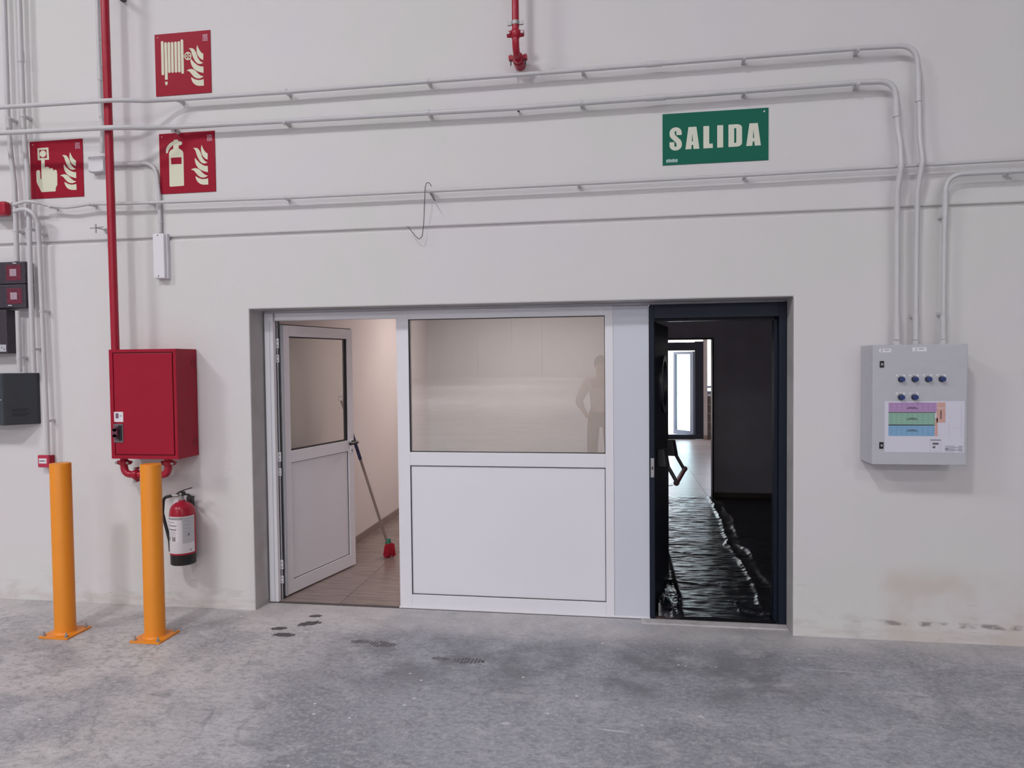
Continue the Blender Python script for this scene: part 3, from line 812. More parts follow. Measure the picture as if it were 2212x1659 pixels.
# hanging red pipe at the top
hpz = thing('drop_pipe', 'red drop pipe with galvanised clamp and couplings, ending in the wall above the conduits', 'pipe', (-.603, -.19, 3.6))
hx_, hy_ = -.604, -.20; r = .0215
bm = bmesh.new(); tube(bm, fillet([(hx_, hy_, 5.2), (hx_, hy_, 3.585), (hx_, 0.0, 3.585)], .07, 10), r, 20); obj('pipe', bm, M_redpipe, hpz, smooth=50)
bm = bmesh.new(); tube(bm, [(hx_, hy_, 3.742), (hx_, hy_, 3.765)], .0245, 20)
for sg in (-1, 1): bx(bm, hx_ + sg * .036 - .012, hx_ + sg * .036 + .012, hy_ - .008, hy_ + .006, 3.742, 3.765)
obj('galvanised_clamp', bm, M_steel, hpz, smooth=40, label='galvanised clamp')
cc = (hx_, hy_, 3.690)
bm = bmesh.new(); coupling(bm, cc, (0, 0, 1), r, w=.046, ear=.024); k_ = obj('coupling', bm, M_redpipe, hpz, smooth=40)
cbolts(k_, cc, (0, 0, 1), r, w=.046, ear=.024)
cc = (hx_, -.10, 3.585)
bm = bmesh.new(); tube(bm, [(hx_, -.118, 3.585), (hx_, -.082, 3.585)], .033, 24)
for sg in (-1, 1): bx(bm, hx_ + sg * .045 - .012, hx_ + sg * .045 + .012, -.118, -.082, 3.575, 3.600)
k_ = obj('coupling', bm, M_redpipe, hpz, smooth=40)
for sg in (-1, 1):
    bm = bmesh.new(); tube(bm, [(hx_ + sg * .046, -.10, 3.61), (hx_ + sg * .046, -.10, 3.545)], .0045, 8); obj('bolt', bm, M_dkmetal, k_, smooth=30)
bm = bmesh.new(); tube(bm, [(hx_, -.082, 3.583), (hx_, 0, 3.583)], .036, 24); obj('wall_sleeve', bm, M_redpipe, hpz, smooth=40)

# ================================================================== EXTINGUISHER
e = thing('fire_extinguisher', 'red fire extinguisher with white instruction label and black base, hung under the hose cabinet', 'extinguisher', (-2.955, -.115, .345))
ex, ey, er = -2.952, -.110, .0835
bm = bmesh.new(); lathe(bm, [(er * .93, .417), (er, .42), (er, .675), (er * .985, .700), (er * .92, .727), (er * .78, .748), (er * .52, .764), (er * .27, .772), (er * .27, .782)], (ex, ey, 0), 44)
obj('cylinder', bm, M_redpipe, e, smooth=50)
bm = bmesh.new(); lathe(bm, [(er * .90, .347), (er * .975, .350), (er * .985, .420)], (ex, ey, 0), 44); obj('base_ring', bm, M_black, e, smooth=50)
# wrapped label
def wrap(name, a0, a1, z0, z1, m, par, lift=.0008, n=24):
    bm = bmesh.new(); pr = None
    for k in range(n + 1):
        a = a0 + (a1 - a0) * k / n; rr = er + lift
        cur = [bm.verts.new((ex + rr * math.cos(a), ey + rr * math.sin(a), z)) for z in (z0, z1)]
        if pr: bm.faces.new((pr[0], cur[0], cur[1], pr[1]))
        pr = cur
    return obj(name, bm, m, par, smooth=60)
def R(d): return math.radians(d)
lab = wrap('label', R(-200), R(2), .432, .682, M_lab, e)
wrap('label_band', R(-200), R(2), .660, .676, mat('grey_band', (.42, .42, .43), .5, raw=True), lab, .0012)
wrap('label_band', R(-58), R(0), .50, .676, mat('pale_grey_band', (.56, .56, .59), .5, raw=True), lab, .0011)
bm = bmesh.new()
def wb(a0, a1, z0, z1, n=6, lift=.0016):
    pr = None
    for k in range(n + 1):
        a = R(a0 + (a1 - a0) * k / n); rr = er + lift
        cur = [bm.verts.new((ex + rr * math.cos(a), ey + rr * math.sin(a), z)) for z in (z0, z1)]
        if pr: bm.faces.new((pr[0], cur[0], cur[1], pr[1]))
        pr = cur
for z, a0, a1 in ((.642, -165, -92), (.622, -168, -80), (.617, -168, -84), (.665, -168, -84)): wb(a0, a1, z, z + .0028)
wb(-150, -84, .592, .598)
for k in range(6): wb(-150, -86, .582 - k * .008, .5832 - k * .008)
for z, a0, a1 in ((.575, -164, -156), (.560, -162, -154), (.545, -164, -155), (.520, -164, -154), (.57, -160, -154)): wb(a0, a1, z, z + .012, 2)
for a in (-138, -106): wb(a, a + 5, .518, .540, 2); wb(a + 10, a + 16, .518, .534, 2); wb(a, a + 16, .536, .541, 3); wb(a + 2, a + 14, .518, .522, 3)
for k in range(9): wb(-160, -72, .506 - k * .0085, .5068 - k * .0085)
for k in range(5): wb(-50, -20, .65 - k * .025, .651 - k * .025)
wb(-34, -28, .552, .566, 2); wb(-26, -20, .447, .456, 2)
obj('label_print', bm, mat('label_ink', (.10, .09, .10), .6, raw=True), lab)
# valve, levers
bm = bmesh.new(); lathe(bm, [(.017, .780), (.017, .800), (.013, .803), (.013, .818), (.016, .82), (.016, .832)], (ex - .004, ey, 0), 20); obj('valve', bm, M_steel, e, smooth=40)
def ribbon(bm, pts, w, th):
    """flat bar through pts (in XZ) extruded w in Y"""
    P = [Vector(p) for p in pts]; N = []
    for i, p in enumerate(P):
        d = (P[min(i + 1, len(P) - 1)] - P[max(i - 1, 0)]).normalized(); N.append(Vector((-d.z, 0, d.x)))
    rows = [[bm.verts.new(p + nn * s * th / 2 + Vector((0, yy * w / 2, 0))) for s, yy in ((1, -1), (1, 1), (-1, 1), (-1, -1))] for p, nn in zip(P, N)]
    for a, b in zip(rows, rows[1:]):
        for i in range(4): bm.faces.new((a[i], a[(i + 1) % 4], b[(i + 1) % 4], b[i]))
    bm.faces.new(rows[0]); bm.faces.new(rows[-1][::-1])
bm = bmesh.new(); ribbon(bm, [(ex - .036, ey, .822), (ex - .01, ey, .838), (ex + .02, ey, .851), (ex + .072, ey, .866)], .022, .007)
bx(bm, ex - .022, ex + .020, ey - .012, ey + .012, .812, .838)
obj('squeeze_lever', bm, M_black, e)
bm = bmesh.new(); ribbon(bm, fillet([(ex + .005, ey, .822), (ex + .045, ey, .820), (ex + .085, ey, .790)], .04), .022, .008); obj('carry_handle', bm, M_black, e)
bm = bmesh.new(); tube(bm, [(ex - .012, ey, .813), (ex - .066, ey - .01, .812)], .011, 14); obj('hose_ferrule', bm, M_steel, e, smooth=40)
bm = bmesh.new(); tube(bm, fillet([(ex - .062, ey - .01, .812), (ex - .125, ey - .02, .800), (ex - .135, ey - .02, .69), (ex - .110, ey - .015, .58), (ex - .086, ey - .02, .50), (ex - .083, ey - .02, .43)], .09, 8), .0105, 14)
obj('hose', bm, M_blackr, e, smooth=50)
bm = bmesh.new(); bx(bm, ex - .02, ex + .02, ey + .08, 0, .70, .79); obj('wall_hook', bm, M_dkmetal, e)

# ================================================================== SIGNS
def quad_uv(C):
    """inverse bilinear: reading position in a sign's outline -> (u right, v down)"""
    TLc, TRc, BRc, BLc = [Vector(p) for p in C]
    def f(x, y):
        u, v = .5, .5
        for _ in range(12):
            p = TLc * (1 - u) * (1 - v) + TRc * u * (1 - v) + BRc * u * v + BLc * (1 - u) * v
            du = (TRc - TLc) * (1 - v) + (BRc - BLc) * v; dv = (BLc - TLc) * (1 - u) + (BRc - TRc) * u
            ex_, ey_ = x - p.x, y - p.y; det = du.x * dv.y - du.y * dv.x
            u += (ex_ * dv.y - ey_ * dv.x) / det; v += (du.x * ey_ - du.y * ex_) / det
        return u, v
    return f
uvE = quad_uv(((250, 200), (1498, 118), (1535, 1485), (300, 1550)))
uvH = quad_uv(((118, 250), (1305, 158), (1352, 1462), (183, 1548)))
uvC = quad_uv(((425, 292), (1235, 258), (1268, 1150), (470, 1172)))
FL = [[(1213, 440), (1200, 520), (1205, 600), (1225, 660), (1260, 715), (1300, 750), (1350, 775), (1352, 640), (1310, 610), (1275, 570), (1240, 505)],
      [(1025, 515), (1055, 535), (1080, 575), (1100, 640), (1130, 720), (1175, 800), (1230, 850), (1290, 860), (1352, 835), (1300, 810), (1265, 775), (1230, 720), (1195, 620), (1165, 560), (1135, 525), (1100, 510), (1060, 508)],
      [(1070, 730), (1065, 780), (1075, 830), (1095, 890), (1140, 960), (1210, 1010), (1290, 1040), (1360, 1055), (1355, 915), (1290, 910), (1230, 885), (1170, 840), (1120, 790)],
      [(980, 1000), (1020, 1005), (1055, 1025), (1090, 1070), (1140, 1130), (1200, 1168), (1270, 1175), (1320, 1158), (1360, 1130), (1310, 1118), (1265, 1090), (1220, 1045), (1170, 995), (1120, 970), (1070, 962), (1020, 975)],
      [(1085, 1140), (1090, 1190), (1110, 1235), (1140, 1280), (1190, 1318), (1260, 1335), (1368, 1332), (1362, 1190), (1310, 1205), (1250, 1210), (1195, 1200), (1135, 1175)]]
def sign(name, label, x0, x1, z0, z1, base, uvs_polys, extra, skew=0):
    t = thing(name, label, 'sign', ((x0 + x1) / 2, 0, z0), None)
    box('plate', x0, x1, -.005, 0, z0, z1, base, t, bevel=.001)
    def P(u, v, y=-.0058): return (x0 + (x1 - x0) * u, y, z1 - (z1 - z0) * v)
    bm = bmesh.new()
    for pl in uvs_polys: poly(bm, [P(u, v) for u, v in pl])
    return t, P, bm
flames = [[uvE(*p) for p in f] for f in FL]
def rowmark(bm, P, u0, v0, u1, v1, rows=5):
    for r_ in range(rows):
        u = u0; va = v0 + (v1 - v0) * r_ / rows
        while u < u1 - .004:
            w = random.uniform(.010, .024); w = min(w, u1 - u)
            h = (v1 - v0) / rows * random.uniform(.5, .85)
            poly(bm, [P(u, va), P(u + w, va), P(u + w, va + h), P(u, va + h)]); u += w + .006
# hose reel sign
bars = []
def rbar(x0, y0, x1, y1, w):
    h = w / 2; out = []
    for k in range(7):
        a = PI - PI * k / 6; out.append((x0 + h * math.cos(a), y0 - h * math.sin(a) * .9 + h))
    for k in range(7):
        a = -PI * k / 6; out.append((x1 + h * math.cos(a), y1 - h * math.sin(a) * .9 - h))
    return out
for a_, b_, c_, d_ in ((290, 380, 320, 1104), (432, 402, 458, 1056), (503, 400, 527, 1054), (575, 393, 600, 1050), (645, 387, 670, 1045), (712, 350, 740, 1074)):
    bars.append([uvH(*p) for p in rbar(a_, b_, c_, d_, 56)])
bars.append([uvH(*p) for p in [(333, 440), (340, 415), (362, 405), (385, 415), (392, 440), (428, 1192), (368, 1196)]])
bars.append([uvH(*p) for p in [(366, 1240), (432, 1236), (418, 1300), (400, 1314), (384, 1308)]])
bars.append([uvH(*p) for p in [(752, 690), (782, 690), (782, 712), (752, 714)]])
bars.append([uvH(*p) for p in [(832, 640), (858, 640), (858, 762), (832, 762)]])
bars.append([uvH(*p) for p in [(785, 690), (905, 686), (905, 710), (785, 714)]])
t, P, bm = sign('hose_reel_sign', 'red square sign with cream hose reel and flames pictogram, highest of the red signs', -3.141, -2.726, 3.557, 3.977, M_signred, bars + flames, None)
n = 28
for k in range(n):
    a, b = 2 * PI * k / n, 2 * PI * (k + 1) / n
    q = [uvH(845 + r_ * math.cos(g), 700 + r_ * 1.12 * math.sin(g)) for r_, g in ((76, a), (76, b), (55, b), (55, a))]
    poly(bm, [P(u, v) for u, v in q])
obj('pictogram', bm, M_glow, t)
bm = bmesh.new(); rowmark(bm, P, .865, .065, .955, .175); obj('maker_mark', bm, M_pinkmark, t)
bm = bmesh.new(); lathe(bm, [(.0045, -.0065), (.0045, -.005)], (-3.118, 0, 3.955), 10, 'Y'); obj('nail', bm, M_pinkmark, t)
# extinguisher sign
EXB = [(485, 650), (490, 615), (505, 585), (530, 555), (580, 530), (580, 458), (560, 460), (520, 500), (485, 545), (466, 590), (460, 622), (438, 634), (416, 622), (418, 545), (430, 500), (455, 455), (500, 408), (545, 376), (585, 362), (590, 330), (610, 325), (690, 325), (693, 360), (750, 363), (775, 380), (778, 405), (768, 435), (740, 448), (700, 455), (705, 525), (755, 550), (790, 580), (808, 620), (812, 700), (830, 1340), (818, 1360), (525, 1382), (506, 1365)]
t, P, bm = sign('extinguisher_sign', 'red square sign with cream extinguisher and flames pictogram', -3.127, -2.711, 2.888, 3.300, M_signred, [[uvE(*p) for p in EXB]] + flames, None)
obj('pictogram', bm, M_glow, t)
bm = bmesh.new(); poly(bm, [P(*uvE(*p), y=-.0066) for p in ((530, 732), (768, 718), (772, 868), (540, 880))]); obj('pictogram_window', bm, M_signred, t)
bm = bmesh.new(); rowmark(bm, P, .865, .065, .955, .175); obj('maker_mark', bm, M_pinkmark, t)
bm = bmesh.new(); lathe(bm, [(.0045, -.0065), (.0045, -.005)], (-3.105, 0, 3.278), 10, 'Y'); obj('nail', bm, M_pinkmark, t)
# call point sign
HAND = [(612, 545), (664, 545), (668, 620), (670, 690), (690, 682), (715, 680), (735, 692), (742, 712), (765, 702), (788, 706), (800, 722), (805, 745), (822, 730), (842, 730), (855, 745), (862, 800), (866, 960), (843, 1010), (842, 1062), (625, 1070), (560, 940), (548, 905), (540, 755), (550, 735), (572, 728), (592, 735), (600, 760), (607, 868), (622, 868)]
sq = [[(550, 392), (720, 384), (722, 415), (552, 423)], [(550, 423), (580, 421), (592, 578), (560, 580)], [(690, 416), (722, 415), (735, 572), (704, 574)], [(590, 545), (612, 545), (612, 578), (592, 578)], [(668, 545), (704, 543), (704, 574), (668, 575)]]
circ = [(637 + 49 * math.cos(2 * PI * k / 24), 480 + 53 * math.sin(2 * PI * k / 24)) for k in range(24)]
t, P, bm = sign('call_point_sign', 'red square sign with cream pressing hand and flames pictogram', -4.139, -3.719, 2.901, 3.305, M_signred, [[uvC(*p) for p in q] for q in sq + [circ, HAND]] + flames, None)
obj('pictogram', bm, M_glow, t)
bm = bmesh.new(); rowmark(bm, P, .865, .065, .955, .175); obj('maker_mark', bm, M_pinkmark, t)
bm = bmesh.new(); lathe(bm, [(.0045, -.0065), (.0045, -.005)], (-4.115, 0, 3.283), 10, 'Y'); obj('nail', bm, M_pinkmark, t)
# SALIDA sign
t = thing('exit_sign', 'green rectangular SALIDA sign with cream block letters above the dark door', 'sign', (.59, 0, 2.906))
sx0, sx1, sz0, sz1 = .279, .905, 2.906, 3.219
box('plate', sx0, sx1, -.005, 0, sz0, sz1, M_signgreen, t, bevel=.001)
def PS(u, v): return (sx0 + (sx1 - sx0) * u, -.006, sz1 - (sz1 - sz0) * v)
VT, VB = .283, .713
def glyph(ch, u0, u1, polys):
    bm = bmesh.new()
    for pl in polys: poly(bm, [PS(u0 + (u1 - u0) * x, VB + (VT - VB) * y) for x, y in pl])
    obj('letter_' + ch, bm, M_signtext, t)
def strip(pa, pb):
    return [[pa[i], pa[i + 1], pb[i + 1], pb[i]] for i in range(len(pa) - 1)]
def arc(cx, cy, rx, ry, a0, a1, n=8): return [(cx + rx * math.cos(R(a0 + (a1 - a0) * k / n)), cy + ry * math.sin(R(a0 + (a1 - a0) * k / n))) for k in range(n + 1)]
# S: outer and inner edge of the stroke, top terminal -> bottom terminal
s_out = [(.98, .67)] + arc(.5, .78, .48, .245, 0, 180, 14) + [(.02, .72), (.05, .62), (.18, .52), (.40, .41), (.52, .33), (.56, .26)] + arc(.48, .22, .08, .07, 0, -180, 6) + [(.40, .36)]
s_in = [(.56, .67), (.56, .80)] + arc(.48, .80, .08, .055, 0, 180, 6) + [(.42, .72), (.48, .65), (.62, .56), (.82, .46), (.95, .36), (.99, .26), (.99, .22)] + arc(.5, .22, .49, .245, 0, -180, 14) + [(.01, .36)]
S_poly = [(.98, .67)] + arc(.5, .78, .48, .245, 0, 180, 14) + [(.02, .70), (.05, .62), (.14, .54), (.38, .41), (.52, .33), (.57, .25), (.57, .20)] + arc(.485, .19, .085, .05, 0, -180, 6) + [(.40, .22), (.40, .36), (.01, .36), (.01, .22)] + arc(.5, .22, .49, .245, 180, 360, 14) + [(.99, .30), (.95, .38), (.86, .46), (.62, .59), (.47, .67), (.42, .74), (.42, .80)] + arc(.49, .81, .07, .05, 180, 0, 6) + [(.56, .80), (.56, .67)]
glyph('s', .065, .186, [S_poly])
A_polys = [[(0, 0), (.24, 0), (.43, 1), (.22, 1)], [(.43, 1), (.24, 0), (.40, 0), (.44, .20), (.44, .34), (.50, .80), (.50, 1)], [(1, 0), (.58, 0), (.56, .20), (.56, .34), (.50, .80), (.50, 1), (.80, 1)], [(.42, .19), (.58, .19), (.57, .35), (.43, .35)]]
A_simple = [[(0, 0), (.42, 0), (.445, .19), (.555, .19), (.58, 0), (1, 0), (.80, 1), (.22, 1)]]
def A_glyph(u0, u1):
    # body with triangular counter cut: left half and right half
    L_ = [(0, 0), (.42, 0), (.445, .19), (.50, .19), (.50, .345), (.455, .345), (.50, .72), (.50, 1), (.22, 1)]
    R_ = [(1, 0), (.58, 0), (.555, .19), (.50, .19), (.50, .345), (.545, .345), (.50, .72), (.50, 1), (.79, 1)]
    glyph('a', u0, u1, [L_, R_])
A_glyph(.219, .352)
glyph('l', .390, .479, [[(0, 0), (1, 0), (1, .20), (.62, .20), (.62, 1), (0, 1)]])
glyph('i', .521, .577, [[(0, 0), (1, 0), (1, 1), (0, 1)]])
Do = [(0, 0), (.55, 0)] + [(1 - .0 + .0, .0)][:0] + arc(.55, .16, .45, .16, -90, 0, 7) + arc(.55, .84, .45, .16, 0, 90, 7) + [(0, 1)]
D_L = [(0, 0), (.5, 0), (.5, .17), (.42, .17), (.42, .83), (.5, .83), (.5, 1), (0, 1)]
D_R = [(.5, 0), (.6, 0)] + arc(.6, .16, .40, .16, -90, 0, 7) + arc(.6, .84, .40, .16, 0, 90, 7) + [(.5, 1), (.5, .83)] + arc(.5, .79, .08, .04, 90, 0, 4) + arc(.5, .21, .08, .04, 0, -90, 4)
glyph('d', .627, .754, [D_L, D_R])
A_glyph(.793, .929)
bm = bmesh.new()
for k in range(8):
    u = .034 + k * .014
    poly(bm, [PS(u, .895 - .01 * (k % 3)), PS(u + .011, .895), PS(u + .011, .94), PS(u, .945)])
poly(bm, [PS(.030, .95), PS(.145, .947), PS(.145, .952), PS(.030, .955)])
obj('maker_mark', bm, M_greenmark, t)
bm = bmesh.new(); lathe(bm, [(.005, -.0065), (.005, -.005)], (.880, 0, 3.198), 10, 'Y'); obj('nail', bm, M_lab, t)

# ================================================================== CONDUITS
def clip(par, p, d, r, wallside=True):
    """saddle clip: band round the pipe and a foot to the wall"""
    p = Vector(p); d = Vector(d).normalized()
    bm = bmesh.new(); tube(bm, [p - d * .008, p + d * .008], r * 1.16, 14)
    s = Vector((0, 1, 0)); w = d.cross(s)
    a = [p + d * i * .008 + w * j * r * .8 + s * k for i in (-1, 1) for j in (-1, 1) for k in (r * .6, -p.y - .0005)]
    vs = [bm.verts.new(q) for q in a]
    for f in ((0, 1, 3, 2), (4, 6, 7, 5), (0, 4, 5, 1), (2, 3, 7, 6), (1, 5, 7, 3)): bm.faces.new([vs[i] for i in f])
    obj('clip', bm, M_pvc, par, smooth=40)

def conduit(label, pts, r, bend, clips=(), sleeves=(), cat='conduit', m=None):
    P3 = [off(*p) for p in pts]
    t = thing('conduit', label, cat, P3[-1])
    bm = bmesh.new(); tube(bm, fillet(P3, bend, 8), r, 14); obj('tube', bm, m or M_pvc, t, smooth=50)
    for (p, d) in clips: clip(t, off(*p), d, r)
    for (p, q) in sleeves:
        bm = bmesh.new(); tube(bm, [off(*p), off(*q)], r * 1.22, 14); obj('sleeve', bm, m or M_pvc, t, smooth=40)
    return t
HX, VZ = (1, 0, 0), (0, 0, 1)
o4 = .066
conduit('upper of two long grey conduits crossing the wall, bending down to the control panel',
        [(-5.2, 3.575, .22), (-3.45, 3.556, .245), (-3.22, 3.535, .16), (-3.0, 3.530, o4), (-2.2, 3.525, o4), (-.63, 3.526, o4), (1.43, 3.534, o4), (1.735, 3.528, o4), (1.752, 3.15, o4), (1.755, 2.99, .08), (1.772, 2.86, .108), (1.745, 2.68, .08), (1.742, 2.4, o4), (1.742, 1.806, o4)],
        .0145, [.3, .3, .3, .3, .3, .3, .11, .3, .3, .12, .3, .3],
        clips=[((x, 3.527, o4), HX) for x in (-2.98, -2.19, -1.21, -.21, .765, 1.41)] + [((1.742, 1.95, o4), VZ)],
        sleeves=[((1.747, 3.20, o4), (1.745, 3.36, o4)), ((1.742, 1.808, o4), (1.742, 1.95, o4)), ((.18, 3.530, o4), (.28, 3.530, o4))])
conduit('lower of two long grey conduits crossing the wall, bending down to the control panel',
        [(-5.2, 3.40, .22), (-3.45, 3.368, .245), (-3.22, 3.350, .16), (-3.0, 3.342, o4), (-2.2, 3.333, o4), (-.63, 3.318, o4), (1.40, 3.334, o4), (1.617, 3.330, o4), (1.634, 3.05, o4), (1.650, 2.95, .09), (1.655, 2.83, .108), (1.634, 2.68, .08), (1.634, 2.5, o4), (1.637, 1.806, o4)],
        .0165, [.3, .3, .3, .3, .3, .3, .10, .3, .3, .15, .3, .3],
        clips=[((x, 3.326, o4), HX) for x in (-3.02, -2.2, -1.21, -.22, .765, 1.41)],
        sleeves=[((1.627, 3.12, o4), (1.623, 3.22, o4)), ((1.637, 1.808, o4), (1.637, 1.95, o4)), ((.18, 3.325, o4), (.30, 3.325, o4))])
conduit('thin grey conduit running the full wall width just below the signs',
        [(-4.29, 2.868, .10), (-4.19, 2.890, .118), (-4.12, 2.880, .114), (-4.05, 2.862, .08), (-3.99, 2.848, o4), (-3.87, 2.830, o4), (-3.78, 2.836, o4), (-3.675, 2.848, o4), (-3.45, 2.838, o4), (-2.2, 2.823, o4), (-.24, 2.820, o4), (.77, 2.823, o4), (2.45, 2.838, o4), (4.5, 2.84, o4)],
        .0115, .25, clips=[((x, z, o4), HX) for x, z in ((-3.99, 2.843), (-3.68, 2.845), (-3.22, 2.835), (-2.214, 2.824), (-1.21, 2.820), (-.24, 2.820), (.771, 2.823))])
conduit('grey conduit entering from the right edge and bending down to the control panel',
        [(4.5, 2.772, o4), (2.3, 2.770, o4), (1.898, 2.768, o4), (1.893, 2.4, o4), (1.891, 1.806, o4)], .0135, [.3, .10, .3],
        clips=[((2.24, 2.77, o4), HX), ((1.895, 2.53, o4), VZ), ((1.891, 1.96, o4), VZ)], sleeves=[((1.895, 2.53, o4), (1.897, 2.66, o4)), ((1.891, 1.808, o4), (1.891, 1.95, o4))])
conduit('leftmost tall grey conduit, coming down to the upper black indicator box',
        [(-4.31, 5.2, o4), (-4.312, 3.45, o4), (-4.30, 3.25, o4), (-4.277, 3.02, o4), (-4.275, 2.88, o4), (-4.277, 2.462, o4)], .0165, .2,
        clips=[((-4.305, 3.48, o4), VZ), ((-4.277, 2.68, o4), VZ)], sleeves=[((-4.303, 3.38, o4), (-4.308, 3.48, o4))])
conduit('short grey conduit between the black indicator boxes and the dark grey control box',
        [(-4.283, 2.108, o4), (-4.285, 1.664, o4)], .0165, .2, clips=[((-4.284, 1.77, o4), VZ)])
conduit('tall grey conduit second from the left edge, ending on the dark grey control box',
        [(-4.19, 5.2, o4), (-4.188, 3.5, o4), (-4.180, 3.28, o4), (-4.165, 3.08, o4), (-4.166, 2.87, o4), (-4.172, 2.3, o4), (-4.168, 1.662, o4)], .0165, .2,
        clips=[((-4.187, 3.49, o4), VZ), ((-4.170, 2.69, o4), VZ), ((-4.168, 1.83, o4), VZ)], sleeves=[((-4.189, 3.87, o4), (-4.189, 3.95, o4))])
conduit('thin grey conduit dropping beside the red riser into the small junction box',
        [(-3.578, 5.2, .03), (-3.572, 3.5, .03), (-3.560, 3.38, .03), (-3.572, 3.20, .03)], .0135, .15, clips=[((-3.568, 3.45, .03), VZ)], sleeves=[((-3.571, 3.70, .03), (-3.571, 3.80, .03))])
conduit('short grey conduit from the junction box bending down to the white door-contact box',
        [(-3.54, 3.115, .03), (-3.16, 3.108, .022), (-3.138, 2.85, .016), (-3.140, 2.622, .022)], .0125, [.11, .3],
        clips=[((-3.40, 3.112, .028), HX), ((-3.139, 2.70, .02), VZ)], sleeves=[((-3.36, 3.111, .027), (-3.27, 3.110, .025))])
conduit('grey conduit from the alarm sounder down to the red call point',
        [(-4.285, 2.822, .10), (-4.20, 2.838, .118), (-4.125, 2.80, .114), (-4.095, 2.73, .085), (-4.092, 2.60, o4), (-4.083, 1.9, o4), (-4.075, 1.3, o4), (-4.075, 1.068, o4)], .0145, [.12, .08, .08, .2, .3, .3],
        clips=[((-4.094, 2.655, o4), VZ), ((-4.087, 2.10, o4), VZ), ((-4.075, 1.31, o4), VZ)], sleeves=[((-4.094, 2.66, o4), (-4.094, 2.73, o4))])

# junction boxes
def boxat(name, x0, x1, z0, z1, depth, m, par, bevel=.003, y0=0):
    """box whose front edges match wall-face measurements taken at its own depth"""
    return box(name, x0, x1, -depth, -y0, z0, z1, m, par, bevel=bevel)
j = thing('junction_box', 'small square pale grey junction box partly behind the red riser', 'junction box', (-3.58, -.03, 3.06))
boxat('body', -3.635, -3.518, 3.052, 3.160, .045, M_pvc, j)
boxat('lid', -3.635, -3.520, 3.054, 3.158, .058, M_pvcw, j, y0=.045)
for sx in (-3.627, -3.530):
    for sz in (3.062, 3.150):
        bm = bmesh.new(); lathe(bm, [(.006, -.061), (.006, -.056)], (sx, 0, sz), 10, 'Y'); obj('screw', bm, M_pvc, j)
j = thing('contact_box', 'narrow white plastic box hanging from a conduit over the wall groove', 'electrical box', (-3.12, -.03, 2.30))
boxat('body', -3.158, -3.068, 2.302, 2.612, .03, M_pvcw, j)
boxat('lid', -3.160, -3.078, 2.304, 2.608, .055, M_lab, j, y0=.03, bevel=.004)
for sz in (2.318, 2.597):
    bm = bmesh.new(); lathe(bm, [(.004, -.057), (.004, -.054)], (-3.122, 0, sz), 10, 'Y'); obj('screw', bm, M_dkmetal, j)

# alarm call point
j = thing('call_point', 'small square red manual call point at the foot of a conduit', 'call point', (-4.05, -.03, .98))
boxat('back_box', -4.103, -4.018, .986, 1.066, .038, M_red, j, bevel=.004)
boxat('cover', -4.108, -4.020, .982, 1.071, .058, mat('bright_red_plastic', (.50, .03, .08), .35, raw=True), j, bevel=.006, y0=.038)
fw = boxat('press_plate', -4.096, -4.034, 1.011, 1.047, .0595, M_lab, j, bevel=0, y0=.056)
bm = bmesh.new()
bx(bm, -4.081, -4.052, -.0602, -.0595, 1.026, 1.032); bx(bm, -4.090, -4.084, -.0602, -.0595, 1.024, 1.034); bx(bm, -4.049, -4.043, -.0602, -.0595, 1.026, 1.032)
obj('printed_marks', bm, M_inkd, fw)
# sounder
j = thing('alarm_sounder', 'rounded dark red alarm sounder on a grey base at the left edge', 'alarm', (-4.33, -.05, 2.78))
boxat('base', -4.42, -4.262, 2.762, 2.878, .05, M_pvc, j, bevel=.008)
boxat('housing', -4.42, -4.250, 2.772, 2.872, .115, M_redpipe, j, bevel=.022, y0=.05)
# twin dark indicator boxes
for zb_, zt_, lb_ in ((2.292, 2.449, 'upper of two stacked black indicator boxes with a red window'), (2.122, 2.288, 'lower of two stacked black indicator boxes with a red window')):
    j = thing('indicator_box', lb_, 'electrical box', (-4.27, -.05, zb_), 'stacked black indicator boxes')
    boxat('body', -4.52, -4.142, zb_, zt_, .078, M_anthd, j, bevel=.006)
    zc = (zb_ + zt_) / 2
    w = boxat('red_window', -4.292, -4.172, zc - .055, zc + .055, .080, M_alarm, j, bevel=.002, y0=.077)
    boxat('label_plate', -4.262, -4.208, zc - .024, zc + .026, .082, mat('pale_mauve_plate', (.42, .30, .36), .5, var=.15, scale=300, raw=True), w, bevel=0, y0=.080)
    zz = zt_ - .014 if zb_ > 2.2 else zb_ + .016; xx = -4.238 if zb_ > 2.2 else -4.285
    bm = bmesh.new(); bx(bm, xx, xx + .03, -.0792, -.078, zz, zz + .005); obj('glint_mark', bm, M_lab, j)
j = thing('black_panel', 'narrow black wall unit at the left edge with a small grey socket plate', 'electrical box', (-4.4, -.04, 1.79))
boxat('body', -4.60, -4.292, 1.80, 2.108, .09, M_anthd, j, bevel=.005)
pl = boxat('socket_plate', -4.42, -4.300, 1.812, 1.862, .093, M_panel, j, bevel=0, y0=.09)
bm = bmesh.new(); bx(bm, -4.318, -4.310, -.0945, -.093, 1.826, 1.833); bx(bm, -4.335, -4.329, -.0945, -.093, 1.838, 1.845); obj('socket_hole', bm, M_black, pl)
